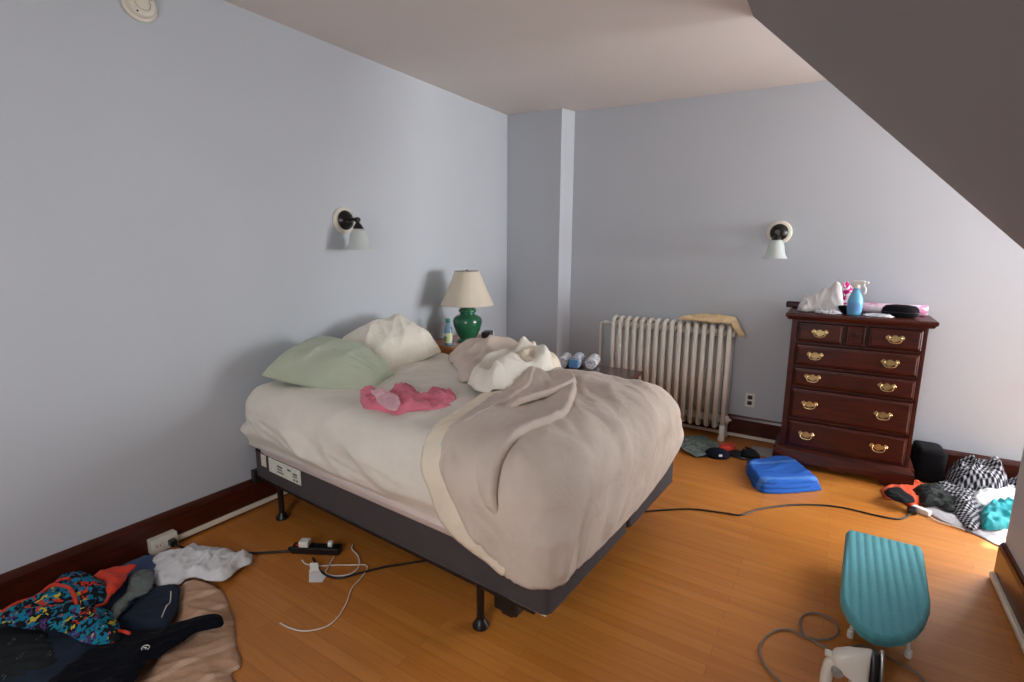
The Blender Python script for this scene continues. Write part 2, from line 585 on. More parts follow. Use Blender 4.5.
def billow(x, y, s, seed, ang=0.0, stretch=2.2):
    """soft rounded puffs with narrow valleys between them, 0..1"""
    c, q = math.cos(ang), math.sin(ang)
    x, y = (c * x + q * y) / stretch, -q * x + c * y
    wx = x + 0.5 * s * nz(x, y, s * 1.7, seed + 3)
    wy = y + 0.5 * s * nz(x + 9, y, s * 1.7, seed + 5)
    return min(1.0, abs(nz(wx, wy, s, seed)) * 2.2) ** .7

def resample(pts, s, wob=0.0, seed=1, rnd=True):
    P = [Vector((p[0], p[1], 0)) for p in pts]
    if rnd:
        Q = spline(P + [P[0]], 6)[:-1]
    else:
        Q = P
    out = []
    n = len(Q)
    for i in range(n):
        a, b = Q[i], Q[(i + 1) % n]
        m = max(1, int(round((b - a).length / s)))
        for k in range(m):
            p = a.lerp(b, k / m)
            if wob:
                p = p + Vector((nz(p.x, p.y, 0.05, seed), nz(p.x + 5, p.y, 0.05, seed), 0)) * wob
            out.append((p.x, p.y))
    return out

def patch(outline, s, fn, wob=0.004, seed=1, rnd=True):
    """cloth cut to an outline: a dense mesh whose points go through fn(x, y, distance to the edge) -> xyz"""
    O = np.array(resample(outline, s, wob, seed, rnd))
    lo, hi = O.min(0), O.max(0)
    rg = random.Random(seed)
    gx = np.arange(lo[0] + s, hi[0], s)
    gy = np.arange(lo[1] + s, hi[1], s * 0.87)
    pts = np.array([(x + (s * 0.5 if j % 2 else 0) + rg.uniform(-.12, .12) * s, y + rg.uniform(-.12, .12) * s) for j, y in enumerate(gy) for x in gx])
    A, B = O, np.roll(O, -1, 0)
    def edge(P):
        d = np.full(len(P), 1e9)
        ins = np.zeros(len(P), bool)
        for a, b in zip(A, B):
            ab = b - a
            t = np.clip(((P - a) @ ab) / (ab @ ab + 1e-12), 0, 1)
            d = np.minimum(d, np.hypot(*(P - a - t[:, None] * ab).T))
            cr = (a[1] > P[:, 1]) != (b[1] > P[:, 1])
            with np.errstate(divide='ignore', invalid='ignore'):
                xi = (b[0] - a[0]) * (P[:, 1] - a[1]) / (b[1] - a[1]) + a[0]
            ins ^= cr & (P[:, 0] < xi)
        return d, ins
    d, ins = edge(pts)
    keep = ins & (d > s * 0.55)
    inner = pts[keep]
    dall = np.concatenate([np.zeros(len(O)), d[keep]])
    V = [Vector(p) for p in O] + [Vector(p) for p in inner]
    n = len(O)
    r = geometry.delaunay_2d_cdt(V, [(i, (i + 1) % n) for i in range(n)], [list(range(n))], 1, 1e-6)
    co, _, faces, ov = r[0], r[1], r[2], r[3]
    verts = []
    for k, p in enumerate(co):
        i = ov[k][0] if ov[k] else 0
        verts.append(fn(p.x, p.y, float(dall[i])))
    me = bpy.data.meshes.new('cloth')
    me.from_pydata(verts, [], [f for f in faces])
    # make the upper side face up
    bm = bmesh.new()
    bm.from_mesh(me)
    bmesh.ops.recalc_face_normals(bm, faces=bm.faces)
    if sum(f.normal.z * f.calc_area() for f in bm.faces) < 0:
        bmesh.ops.reverse_faces(bm, faces=bm.faces)
    bm.to_mesh(me)
    bm.free()
    return me

def cloth(name, outline, mats, z0=0.0, amp=0.02, scale=0.08, seed=1, ang=None, stretch=2.2, dome=0.0, ridges=(), fall=0.05,
          th=0.004, s=0.010, parent=None, wob=0.006, base=None, sub=1, rnd=True, lift=0.0, edge=0.25):
    """a garment lying on the ground or a heap; outline in world XY"""
    cx = sum(p[0] for p in outline) / len(outline)
    cy = sum(p[1] for p in outline) / len(outline)
    R = [([Vector((q[0], q[1], 0)) for q in r[0]], r[1], r[2]) for r in ridges]
    dm = [1e-6]
    def fn(x, y, d):
        e = min(1.0, d / fall)
        e = e * e * (3 - 2 * e)
        h = amp * (.75 * folds(x, y, scale * 1.5, seed, ang, stretch) + .5 * folds(x, y, scale * .55, seed + 40, None if ang is None else ang + .5, stretch)) * (edge + (1 - edge) * e) + lift * e
        if dome:
            h += dome * min(1.0, d / (fall * 2.5)) ** 0.6 * (0.75 + 0.5 * nz(x, y, 0.16, seed + 20))
        for pl, a, wd in R:
            p = Vector((x, y, 0))
            m = 1e9
            for i in range(len(pl) - 1):
                q, t = geometry.intersect_point_line(p, pl[i], pl[i + 1])
                q = pl[i].lerp(pl[i + 1], max(0, min(1, t)))
                m = min(m, (p - q).length)
            h += a * math.exp(-(m / wd) ** 2) * min(1, 0.3 + e)
        zb = base(x, y) if base else z0
        return (x - cx, y - cy, zb + th + h)
    me = patch(outline, s, fn, wob, seed, rnd)
    return link(name, me, mats, parent, True, loc=(cx, cy, 0) if parent is None else (cx - parent.location.x, cy - parent.location.y, -parent.location.z), solid=th)

def px(pts, z=0.0):
    return [tuple(at(a, b, z)[:2]) for a, b in pts]

def cord(name, pts, r, mat, label=None, cat=None, parent=None, group=None, seg=8):
    bm = bmesh.new()
    c = Vector(pts[0]) if parent is None else Vector((0, 0, 0))
    tube(bm, [Vector(p) - c for p in pts], r, seg, 8)
    o = obj(name, bm, mat, parent, True)
    if parent is None:
        o.location = c
    if label:
        tag(o, label, cat, group)
    return o

# ================================================================== THE ROOM
BACK = 4.365
FRONT = -1.3
KNEE = 3.53
DORM = 3.05
ENDX = 7.5  # unseen alcove lengthened to hold the added end lamp
def ceil(x):
    return 2.736 - 0.0265 * x
def struct(name, bm, mat, **kw):
    o = obj(name, bm, mat, None, **kw)
    o['kind'] = 'structure'
    return o
bm = bmesh.new(); bx(bm, -0.15, ENDX + .15, FRONT - .15, BACK + .15, -0.12, 0); struct('floor', bm, M['floor'])
bm = bmesh.new(); bx(bm, -0.15, 0, FRONT - .15, BACK + .15, 0, 2.9); struct('wall_left', bm, M['wall'])
WX0, WX1, WZ0, WZ1 = 4.06, 4.98, 0.70, 2.08      # window in the back wall, in the dormer beyond the frame
bm = bmesh.new()
bx(bm, 0, WX0, BACK, BACK + .15, 0, 2.9); bx(bm, WX1, ENDX + .15, BACK, BACK + .15, 0, 2.9)
bx(bm, WX0, WX1, BACK, BACK + .15, 0, WZ0); bx(bm, WX0, WX1, BACK, BACK + .15, WZ1, 2.9)
struct('wall_back', bm, M['wall'])
bm = bmesh.new(); bx(bm, 0, KNEE, FRONT - .15, FRONT, 0, 2.9); struct('wall_front', bm, M['wall'])
bm = bmesh.new(); prism(bm, [(0, 4.215), (0.575, 4.205), (0.622, BACK), (0, BACK)], 0, 2.78); struct('wall_chase', bm, M['wall'])
# flat ceiling over the room and the dormer, very slightly out of level
bm = bmesh.new()
def slab(bm, x0, x1, y0, y1):
    v = [bm.verts.new((x, y, ceil(x) + dz)) for dz in (0, .12) for x, y in ((x0, y0), (x1, y0), (x1, y1), (x0, y1))]
    for f in ((3, 2, 1, 0), (4, 5, 6, 7), (0, 1, 5, 4), (1, 2, 6, 5), (2, 3, 7, 6), (3, 0, 4, 7)):
        bm.faces.new([v[i] for i in f])
slab(bm, -0.1, 2.262, FRONT - .1, DORM)
slab(bm, -0.1, ENDX + .1, DORM, BACK + .1)
struct('ceiling', bm, M['ceiling'])
# sloped underside of the roof, ending at the dormer
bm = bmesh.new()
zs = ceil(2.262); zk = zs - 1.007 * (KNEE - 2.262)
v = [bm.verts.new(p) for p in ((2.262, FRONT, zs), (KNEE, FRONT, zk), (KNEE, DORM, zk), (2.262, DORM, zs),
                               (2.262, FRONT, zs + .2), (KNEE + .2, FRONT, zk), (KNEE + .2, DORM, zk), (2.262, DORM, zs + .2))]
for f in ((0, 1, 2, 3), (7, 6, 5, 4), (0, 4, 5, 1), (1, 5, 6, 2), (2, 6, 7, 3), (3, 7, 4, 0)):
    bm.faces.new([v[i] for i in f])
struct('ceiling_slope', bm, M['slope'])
bm = bmesh.new(); bx(bm, KNEE, KNEE + .12, FRONT, DORM, 0, zk + .02); struct('wall_right', bm, M['wall'])
# cheek of the dormer above the roof slope and beside the alcove
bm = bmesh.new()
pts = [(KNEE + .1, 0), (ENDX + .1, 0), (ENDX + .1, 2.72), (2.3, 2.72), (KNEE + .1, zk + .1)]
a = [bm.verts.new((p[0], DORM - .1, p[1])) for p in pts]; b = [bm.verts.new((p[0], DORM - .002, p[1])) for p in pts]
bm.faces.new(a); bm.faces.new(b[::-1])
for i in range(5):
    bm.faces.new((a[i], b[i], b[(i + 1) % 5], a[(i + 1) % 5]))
struct('wall_dormer', bm, M['slope'])  # unseen wall, coloured dark to cut bounce onto the back wall
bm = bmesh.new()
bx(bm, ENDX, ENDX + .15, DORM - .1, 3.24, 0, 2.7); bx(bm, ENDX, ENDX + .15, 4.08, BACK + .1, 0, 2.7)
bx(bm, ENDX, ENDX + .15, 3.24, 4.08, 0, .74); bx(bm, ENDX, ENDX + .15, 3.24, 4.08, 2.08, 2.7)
struct('wall_dormer_end', bm, M['slope'])  # unseen too, same dark colour against bounce light
w3 = bpy.data.objects.new('added_end_window', None); COL.objects.link(w3); w3.location = (ENDX, 3.66, .74); w3['kind'] = 'structure'  # added unseen window to go with the end fill lamp
bm = bmesh.new()
for q in ((-.02, .03, -.50, -.42, -.06, 1.42), (-.02, .03, .42, .50, -.06, 1.42), (-.02, .03, -.42, .42, 1.34, 1.42), (-.05, .03, -.50, .50, -.05, 0)):
    bx(bm, *q, bev=.004)
for z in (.025, .67, 1.315):
    bx(bm, .07, .10, -.42, .42, z - .018, z + .018, .003)
obj('window_frame', bm, M['white_trim'], w3)
bm = bmesh.new(); bx(bm, .083, .087, -.42, .42, 0, 1.34); obj('window_pane', bm, M['glass'], w3)
wn = bpy.data.objects.new('window_1', None); COL.objects.link(wn); wn.location = ((WX0 + WX1) / 2, BACK, WZ0); wn['kind'] = 'structure'
hw, hh = (WX1 - WX0) / 2, WZ1 - WZ0
bm = bmesh.new()
for q in ((-hw - .08, -hw, -.02, .03, -.08, hh + .08), (hw, hw + .08, -.02, .03, -.08, hh + .08), (-hw, hw, -.02, .03, hh, hh + .08), (-hw - .08, hw + .08, -.05, .03, -.05, 0)):
    bx(bm, *q, bev=.004)
obj('window_frame', bm, M['white_trim'], wn)
bm = bmesh.new()
for x in (-hw + .02, -hw / 3, hw / 3, hw - .02):
    bx(bm, x - .018, x + .018, .07, .10, 0, hh, .003)
for z in (.025, hh * .25, hh * .5, hh * .75, hh - .025):
    bx(bm, -hw, hw, .07, .10, z - .018, z + .018, .003)
obj('window_sash', bm, M['white_trim'], wn)
bm = bmesh.new(); bx(bm, -hw, hw, .083, .087, 0, hh); obj('window_pane', bm, M['glass'], wn)

w2 = bpy.data.objects.new('added_rear_window', None); COL.objects.link(w2); w2.location = (2.0, FRONT, .8); w2['kind'] = 'structure'  # added unseen window to go with the rear fill lamp
bm = bmesh.new()
for q in ((-.60, -.51, 0, .03, -.08, 1.40), (.51, .60, 0, .03, -.08, 1.40), (-.51, .51, 0, .03, 1.31, 1.40), (-.60, .60, 0, .05, -.08, 0)):
    bx(bm, *q, bev=.004)
obj('window_frame', bm, M['white_trim'], w2)
bm = bmesh.new(); bx(bm, -.51, .51, .004, .012, 0, 1.31); obj('window_pane', bm, M['glass'], w2)
def board(name, pts, h, t, mat):
    """a baseboard along a line in plan, on the left-hand side of its direction, with an eased top"""
    bm = bmesh.new()
    a, b = Vector((*pts[0], 0)), Vector((*pts[1], 0))
    d = (b - a).normalized(); n = Vector((-d.y, d.x, 0))
    prof = [(0, 0), (t, 0), (t, h - .03), (t * .75, h - .012), (t * .45, h - .004), (t * .4, h), (0, h)]
    loft(bm, [[p + n * q[0] + Vector((0, 0, q[1])) for q in prof] for p in (a, b)])
    return struct(name, bm, mat)
BH = 0.182
board('baseboard_left', [(0, 4.215), (0, FRONT)], BH, .02, M['mahogany_trim'])
board('baseboard_back', [(ENDX, BACK), (0.622, BACK)], BH, .02, M['mahogany_trim'])
board('baseboard_chase', [(0.575, 4.205), (0.0, 4.215)], BH, .018, M['mahogany_trim'])
board('baseboard_right', [(KNEE, FRONT), (KNEE, DORM)], BH, .02, M['mahogany_trim'])
# cream raceways that run along the foot of the baseboards
def raceway(name, a, b, z, w_=.018, h=.022):
    bm = bmesh.new()
    A, B = Vector((*a, z)), Vector((*b, z))
    d = (B - A).normalized(); n = Vector((-d.y, d.x, 0))
    loft(bm, [[p + n * q[0] + Vector((0, 0, q[1])) for q in ((0, 0), (w_, 0), (w_, h * .7), (w_ * .6, h), (0, h))] for p in (A, B)])
    return struct(name, bm, M['raceway'])
raceway('trim_1', (.021, 4.2), (.021, 1.08), .018)
raceway('trim_2', (3.45, BACK - .021), (0.64, BACK - .021), .01)
raceway('trim_3', (KNEE - .021, 1.72), (KNEE - .021, DORM - .02), .012)

# ================================================================== THE BED
BED = Vector((0.05, 1.515, 0.0)); BROT = -0.04868
L_, W_ = 1.96, 1.36
def bed_thing(name, label, cat, group=None):
    return thing(name, label, cat, BED, BROT, group)
# metal frame
fr = bed_thing('bed_frame', 'black metal bed frame on glide feet under the grey box springs', 'bed frame')
for y in (0.02, W_ - .05):
    bm = bmesh.new(); prism(bm, [(0, y), (1.90, y), (1.90, y + .03), (0, y + .03)], .185, .219); obj('side_rail', bm, M['black_metal'], fr)
for x in (.16, .95, 1.66):
    bm = bmesh.new(); bx(bm, x, x + .035, .051, W_ - .051, .188, .215); obj('cross_rail', bm, M['black_metal'], fr)
bm = bmesh.new(); bx(bm, -.02, .02, -.015, .07, .17, .25, .004); obj('head_bracket', bm, M['black_metal'], fr)
for (x, y) in ((.20, .03), (1.636, .035), (.20, W_ - .06), (1.636, W_ - .06), (.97, W_ * .5)):
    bm = bmesh.new(); lathe(bm, [(.016, .0), (.016, .16), (.02, .165), (.02, .19)], 14, loc=(x, y, 0.02)); lg = obj('leg', bm, M['black_metal'], fr, True, autosmooth=40)
    bm = bmesh.new(); lathe(bm, [(.03, 0), (.034, .004), (.034, .012), (.024, .026), (.017, .04)], 18, loc=(x, y, 0.0)); obj('glide', bm, M['black_plastic'], lg, True, autosmooth=40)
bm = bmesh.new(); bx(bm, 1.69, 1.80, .05, .12, .10, .19, .008); bx(bm, 1.72, 1.78, .055, .115, .085, .12, .01); obj('corner_clamp', bm, M['black_metal'], fr)

# box springs
def box_spring(v0, v1, label):
    t = bed_thing('box_spring', label, 'box spring', 'split box springs on the bed frame')
    bm = bmesh.new()
    bx(bm, 0, L_ + .01, v0, v1, .222, .375)
    ve = [e for e in bm.edges if abs(e.verts[0].co.z - e.verts[1].co.z) > .1]
    bmesh.ops.bevel(bm, geom=ve, offset=.03, segments=5, affect='EDGES', profile=.5)
    obj('upholstery', bm, M['box_fabric'], t, autosmooth=30, smooth=True)
    for z in (.224, .373):
        bm = bmesh.new()
        q = [(0.03, v0), (L_ - .02, v0), (L_ + .001, v0 + .009), (L_ + .01, v0 + .03), (L_ + .01, v1 - .03), (L_ + .001, v1 - .009), (L_ - .02, v1)]
        tube(bm, [(a, b, z) for a, b in q], .004, 6)
        obj('piping', bm, M['box_fabric'], t, True)
    return t
b1 = box_spring(0, .712, 'near grey box spring with white printed label on its side')
b2 = box_spring(.72, W_, 'far grey box spring, the half of the base closer to the radiator')
bm = bmesh.new(); bx(bm, .165, .47, -.004, -.001, .287, .37, .001); lb = obj('label_tag', bm, M['label_paper'], b1); lb['label'] = 'white printed care label'
for k, (x0, x1, z0, z1) in enumerate(((.20, .25, .335, .345), (.20, .25, .32, .327), (.20, .26, .305, .312), (.30, .33, .34, .35), (.35, .39, .33, .34), (.35, .39, .318, .324), (.355, .37, .298, .308), (.38, .395, .298, .308))):
    bm = bmesh.new(); bx(bm, x0 + .05, x1 + .05, -.0055, -.0042, z0, z1); obj('label_printing', bm, M['ink'], lb)
bm = bmesh.new(); bx(bm, .085, .135, -.004, -.001, .30, .37, .001); lt = obj('law_tag', bm, M['cream_plastic'], b1); lt['label'] = 'small yellowed tag'
bm = bmesh.new(); bx(bm, 1.80, 1.958, .006, .05, .212, .221, .001); obj('bottom_batten', bm, M['cream_plastic'], b1)

# mattress (only a strip of it shows under the sheet)
def rounded_box_mesh(x0, x1, y0, y1, z0, z1, r_top, r_bot, n, fn=None, drop_bottom=False):
    bm = bmesh.new()
    nx, ny, nz_ = n
    def grid(u0, u1, v0, v1, m, k, f):
        vs = [[bm.verts.new(f(u0 + (u1 - u0) * i / m, v0 + (v1 - v0) * j / k)) for j in range(k + 1)] for i in range(m + 1)]
        for i in range(m):
            for j in range(k):
                bm.faces.new((vs[i][j], vs[i + 1][j], vs[i + 1][j + 1], vs[i][j + 1]))
    grid(x0, x1, y0, y1, nx, ny, lambda u, v: (u, v, z1))
    if not drop_bottom:
        grid(x0, x1, y0, y1, nx, ny, lambda u, v: (u, v, z0))
    for y in (y0, y1):
        grid(x0, x1, z0, z1, nx, nz_, lambda u, v, y=y: (u, y, v))
    for x in (x0, x1):
        grid(y0, y1, z0, z1, ny, nz_, lambda u, v, x=x: (x, u, v))
    bmesh.ops.remove_doubles(bm, verts=bm.verts, dist=1e-5)
    bmesh.ops.recalc_face_normals(bm, faces=bm.faces)
    for v in bm.verts:
        p = v.co.copy()
        r = r_top if p.z > (z0 + z1) / 2 else r_bot
        c = Vector((min(max(p.x, x0 + r_top), x1 - r_top), min(max(p.y, y0 + r_top), y1 - r_top), min(max(p.z, z0 + r), z1 - r)))
        o = p - c
        if p.z > (z0 + z1) / 2:
            if o.length > 1e-6:
                # spread the cut evenly over the rounding
                mx = max(abs(o.x), abs(o.y), abs(o.z))
                o = o.normalized() * mx if mx > r * .2 else o
        else:
            o2 = Vector((o.x, o.y, 0))
            if o2.length > 1e-6 and abs(o.x) > 1e-6 and abs(o.y) > 1e-6:
                o2 = o2.normalized() * max(abs(o.x), abs(o.y))
                o = Vector((o2.x, o2.y, o.z))
        v.co = c + o
        if fn:
            v.co = fn(v.co, p)
    return bm
mt = bed_thing('mattress', 'thick mattress whose pinkish white edge shows below the cream sheet', 'mattress')
bm = rounded_box_mesh(.02, L_ - .02, -.008, W_ - .015, .378, .70, .10, .02, (30, 24, 10))
obj('mattress_body', bm, M['mattress'], mt, True)
bm = bmesh.new()
tube(bm, [(.08, -.010, .408), (1.8, -.010, .408), (L_ - .06, .008, .408), (L_ - .025, .06, .405), (L_ - .02, .2, .405), (L_ - .02, W_ - .2, .405)], .007, 6)
obj('edge_piping', bm, M['mattress'], mt, True)

TOPZ = 0.765
def sheet_fn(co, p):
    x, y, z = co
    on_side = max(0, min(1, (TOPZ - .06 - z) / .1))
    # long shallow drag folds that sag along the sides
    h = (folds(x, z * 2.2 + x * .55, .34, 4, 0.15, 2.0) * .045 + folds(x, z * 2.0 + x * .8, .13, 9, 0.2, 2.6) * .010) * on_side * (1 - .85 * max(0, min(1, (x - 1.15) / .25)))
    top = 1 - on_side
    h2 = (folds(x, y, .30, 2, 0.9, 3.0) * .014 + folds(x, y, .12, 6, 0.7, 3.0) * .004) * top
    d = Vector((0, 0, 0))
    if y < .2: d.y -= h + .01 * on_side
    if y > W_ - .2: d.y += h
    if x < .15: d.x -= h * .2
    if x > L_ - .15: d.x += h * .5
    d.z = h2 - .01
    q = co + d
    # tucked in under the mattress edge, and pressed flat under the blanket
    k = max(0, min(1, (.52 - z) / .10))
    under = max(0, min(1, (x - 1.50) / .15)) * on_side
    if y < .2: q.y = q.y * (1 - k) + .002 * k + .035 * under * (1 - k)
    if x > L_ - .2: q.x -= .025 * on_side
    q.z -= .03 * max(0, min(1, (x - 1.52) / .12)) * (1 - on_side)
    if p.z < .44:
        lowest = .392 + .032 * min(1, max(0, (x - .15) / .7)) + .008 * nz(x, y, .2, 8)
        q.z = lowest
        q.y += 0
    return q
bm = rounded_box_mesh(-.042, L_, -.035, W_ + .005, .40, TOPZ, .12, .004, (120, 84, 30), sheet_fn, True)
sh = obj('fitted_sheet', bm, M['sheet'], None, True, loc=BED, rot=(0, 0, BROT), solid=.004, sub=1)
tag(sh, 'cream fitted sheet stretched wrinkled over the mattress', 'bed sheet')

# bedding that wraps over the foot and the sides
RB = .17
def wrap(zt, out, flare=.0, L=L_, W=W_):
    """unfolded bedding coordinates (s along the bed, t across) -> bed-local xyz, over rounded edges"""
    def f(s, t, h):
        c = Vector((min(s, L - RB), min(max(t, RB), W - RB), 0))
        o = Vector((s, t, 0)) - c
        d = o.length
        if d < 1e-7:
            return Vector((s, t, zt + h))
        u = o / d
        q = RB * PI / 2
        if d < q:
            a = d / RB
            hor, ver = (RB + out) * math.sin(a), RB * (1 - math.cos(a))
            nh, nv = math.sin(a), math.cos(a)
        else:
            hor, ver = RB + out + flare * (d - q), RB + (d - q)
            nh, nv = 1.0, 0.06
            hor += .045 * (2 * u.x * u.y) ** 2 * min(1, (d - q) / .1)
        return c + u * (hor + h * nh) + Vector((0, 0, zt - ver + h * nv))
    return f
def tn(z, zt=.78):      # unfolded t on the near side at the height z
    return RB - (RB * PI / 2 + (zt - RB - z))
def sf(z, zt=.78):      # unfolded s at the foot at the height z
    return L_ - RB + RB * PI / 2 + (zt - RB - z)
def corner(ang, z, zt=.78):
    d = RB * PI / 2 + (zt - RB - z)
    return (L_ - RB + d * math.cos(ang), RB + d * math.sin(ang))

def cornerf(ang, z, zt=.78):
    d = RB * PI / 2 + (zt - RB - z)
    return (L_ - RB + d * math.cos(ang), W_ - RB + d * math.sin(ang))

def ridge_sum(R, x, y):
    h = 0
    p = Vector((x, y, 0))
    for rd in R:
        pl, a, wd = rd[:3]
        steep = rd[3] if len(rd) > 3 else wd        # width on the left-hand side of the line
        best, side = 1e9, 1
        for i in range(len(pl) - 1):
            q0, q1 = Vector((*pl[i], 0)), Vector((*pl[i + 1], 0))
            _, t = geometry.intersect_point_line(p, q0, q1)
            q = q0.lerp(q1, max(0, min(1, t)))
            m = (p - q).length
            if m < best:
                best = m
                side = (q1.x - q0.x) * (p.y - q0.y) - (q1.y - q0.y) * (p.x - q0.x)
        h += a * math.exp(-(best / (steep if side >= 0 else wd)) ** 2)
    return h

ts = bed_thing('top_sheet', 'cream top sheet peeking out along the edge of the greige blanket', 'bed sheet')
wt = wrap(.778, .052, -.05)
border = [(1.405, tn(.66)), (1.45, tn(.585)), (1.50, tn(.47)), (1.60, tn(.405)), (1.73, tn(.37)), (1.80, tn(.345))]
upper = [(1.02, 1.20), (1.12, .95), (1.18, .72), (1.28, .36), (1.35, .10)]
def sheet_h(x, y, d):
    return wt(x, y, .004 + .010 * folds(x, y, .09, 31, 1.2, 2.5) * min(1, d / .03))
ol = border + [(1.86, tn(.37)), (1.78, tn(.44)), (1.68, tn(.51)), (1.62, tn(.60)), (1.58, tn(.70)), (1.52, .10), (1.44, .36), (1.34, .72), (1.26, .95), (1.14, 1.2)] + upper
me = patch(ol, .013, sheet_h, .004, 3)
link('sheet_border', me, M['comforter_in'], ts, True, solid=.005, soff=1)

cf = bed_thing('blanket', 'greige brushed blanket thrown back over the foot of the bed', 'blanket')
wc = wrap(.778, .040, -.06)
cborder = [(1.49, tn(.66)), (1.545, tn(.585)), (1.62, tn(.47)), (1.72, tn(.395)), (1.80, tn(.355)), corner(-1.5, .345), corner(-1.2, .338), corner(-.85, .338), corner(-.4, .338),
           (sf(.33), .24), (sf(.322), .45), (sf(.318), .68), (sf(.335), .9), (sf(.36), 1.07), (sf(.395), 1.22), cornerf(.3, .42), cornerf(.8, .44), cornerf(1.3, .45)]
cfar = [(1.6, W_ + .20), (1.3, W_ + .22), (1.05, W_ + .20), (.85, W_ + .08)]
cupper = [(1.02, 1.18), (1.16, .95), (1.24, .72), (1.36, .36), (1.43, .11)]
RID = [
    # (line from the pile outwards, height, width, width of the steep side)
    ([(1.02, 1.20), (1.20, 1.06), (1.34, .92)], .035, .12, .06),
    ([(1.50, 1.05), (1.75, .98), (1.92, .85)], .014, .08),
    ([(1.92, .24), (2.10, .06), (2.20, -.06)], .020, .05),
    ([(1.90, .60), (2.12, .50), (2.28, .42)], .014, .05),
    ([(1.93, .95), (2.13, .62), (2.24, .40)], .010, .06),
    ([(1.58, -.02), (1.66, -.12), (1.70, -.24)], .018, .05, .02),
]
def blanket_h(x, y, d):
    e = min(1, d / .05)
    h = ridge_sum(RID, x, y) * (.35 + .65 * e)
    e *= 1 - .75 * max(0, min(1, (x - L_ + .16) / .1)) * max(0, min(1, (RB + .03 - y) / .1))
    h += ((.012 * billow(x, y, .26, 12, -.9, 2.8) - .004) + .006 * billow(x, y, .10, 17, -.6, 2.6) + .010 * folds(x, y, .13, 19, -.85, 3.0)) * e
    return wc(x, y, h + .004)
me = patch(cborder + cfar + cupper, .012, blanket_h, .006, 5)
def poly_dist(pl, x, y):
    p = Vector((x, y, 0)); m = 1e9
    for i in range(len(pl) - 1):
        q0, q1 = Vector((*pl[i], 0)), Vector((*pl[i + 1], 0))
        _, t = geometry.intersect_point_line(p, q0, q1)
        m = min(m, (p - q0.lerp(q1, max(0, min(1, t)))).length)
    return m
def lap(name, crease, inner, rise, seed):
    """a fold of the blanket lying over itself: it grows out of the face along one line and ends in a rounded edge along the other"""
    C_ = [tuple(v[:2]) for v in spline([(*p, 0) for p in crease], 5)]
    I_ = [tuple(v[:2]) for v in spline([(*p, 0) for p in inner], 5)]
    def f(x, y, d):
        dc, di = poly_dist(C_, x, y), poly_dist(I_, x, y)
        k = di / (di + dc + 1e-6)
        endf = min(1, min((Vector((x, y)) - Vector(C_[0])).length, (Vector((x, y)) - Vector(C_[-1])).length) / .10)
        r = max(0, 1 - dc / .022)
        h = -.016 + (rise + .016) * k ** .8 * (1 - .55 * r * r) * (.15 + .85 * endf)
        h += .008 * folds(x, y, .10, seed, -.9, 3.0) * k
        b = ridge_sum(RID, x, y) + (.012 * billow(x, y, .26, 12, -.9, 2.8) - .004)
        return wc(x, y, h + b + .008)
    me = patch(C_ + I_[::-1], .010, f, .003, seed, False)
    return link(name, me, [M['comforter'], M['comforter_in']], cf, True, solid=.009, soff=-1)
lap('blanket_fold', [(1.44, 1.06), (1.58, .90), (1.69, .68), (1.785, .43), (1.775, .26), (1.762, .10), (1.80, -.07), (1.83, -.16)], [(1.30, .98), (1.40, .82), (1.48, .60), (1.56, .40), (1.58, .22), (1.58, .05), (1.66, -.08), (1.76, -.16)], .050, 61)
lap('blanket_fold', [(1.30, 1.14), (1.46, 1.05), (1.57, .92), (1.59, .72), (1.55, .50), (1.50, .36)], [(1.22, 1.06), (1.30, .95), (1.38, .84), (1.43, .68), (1.43, .50), (1.44, .36)], .062, 63)
lap('turned_edge', [(1.20, 1.10), (1.28, .96), (1.39, .74), (1.44, .46), (1.49, .15), (1.52, -.02), (1.55, -.10)], [(1.06, 1.10), (1.17, .94), (1.25, .72), (1.37, .36), (1.44, .11), (1.49, -.04), (1.53, -.10)], .030, 65)
ob = link('blanket_face', me, [M['comforter'], M['comforter_in']], cf, True, solid=.012, soff=1)

# heap of bedding in the middle of the bed
def heap(name, outline, mats, z0, top, seed, parent=None, amp=.05, scale=.12, ang=None, ridges=(), th=.006, s=.011, fall=.12):
    R = list(ridges)
    def fn(x, y, d):
        e = min(1, d / fall)
        e = math.sin(e * PI / 2) ** 0.8
        h = top * e * (0.8 + .35 * nz(x, y, .2, seed + 4)) + amp * folds(x, y, scale, seed, ang, 2.2) * (.2 + .8 * e) + ridge_sum(R, x, y) * (.3 + .7 * e)
        return (x, y, z0 + th + h)
    me = patch(outline, s, fn, .008, seed)
    return link(name, me, mats, parent, True, solid=th, soff=-1)
bl = bed_thing('bunched_cover', 'greige cover turned back in a mound between the lamp and white sheet', 'blanket')
heap('mound', [(.38, 1.24), (.42, 1.40), (.62, 1.47), (.86, 1.46), (1.06, 1.38), (1.10, 1.22), (1.04, 1.02), (1.02, .84), (.98, .72), (.90, .74), (.80, .86), (.66, .97), (.50, 1.10)], [M['comforter'], M['comforter_in']], .765, .060, 41, bl, .02, .22, .9,
     [([(.58, 1.24), (.74, 1.34), (.94, 1.38)], .065, .09), ([(.95, .78), (.86, 1.0), (.72, 1.25)], .035, .07, .025), ([(.62, 1.02), (.66, 1.2), (.8, 1.38)], .03, .05, .025)], fall=.09)
ws = bed_thing('white_sheet', 'rumpled white sheet lying over the mound of covers', 'bed sheet')
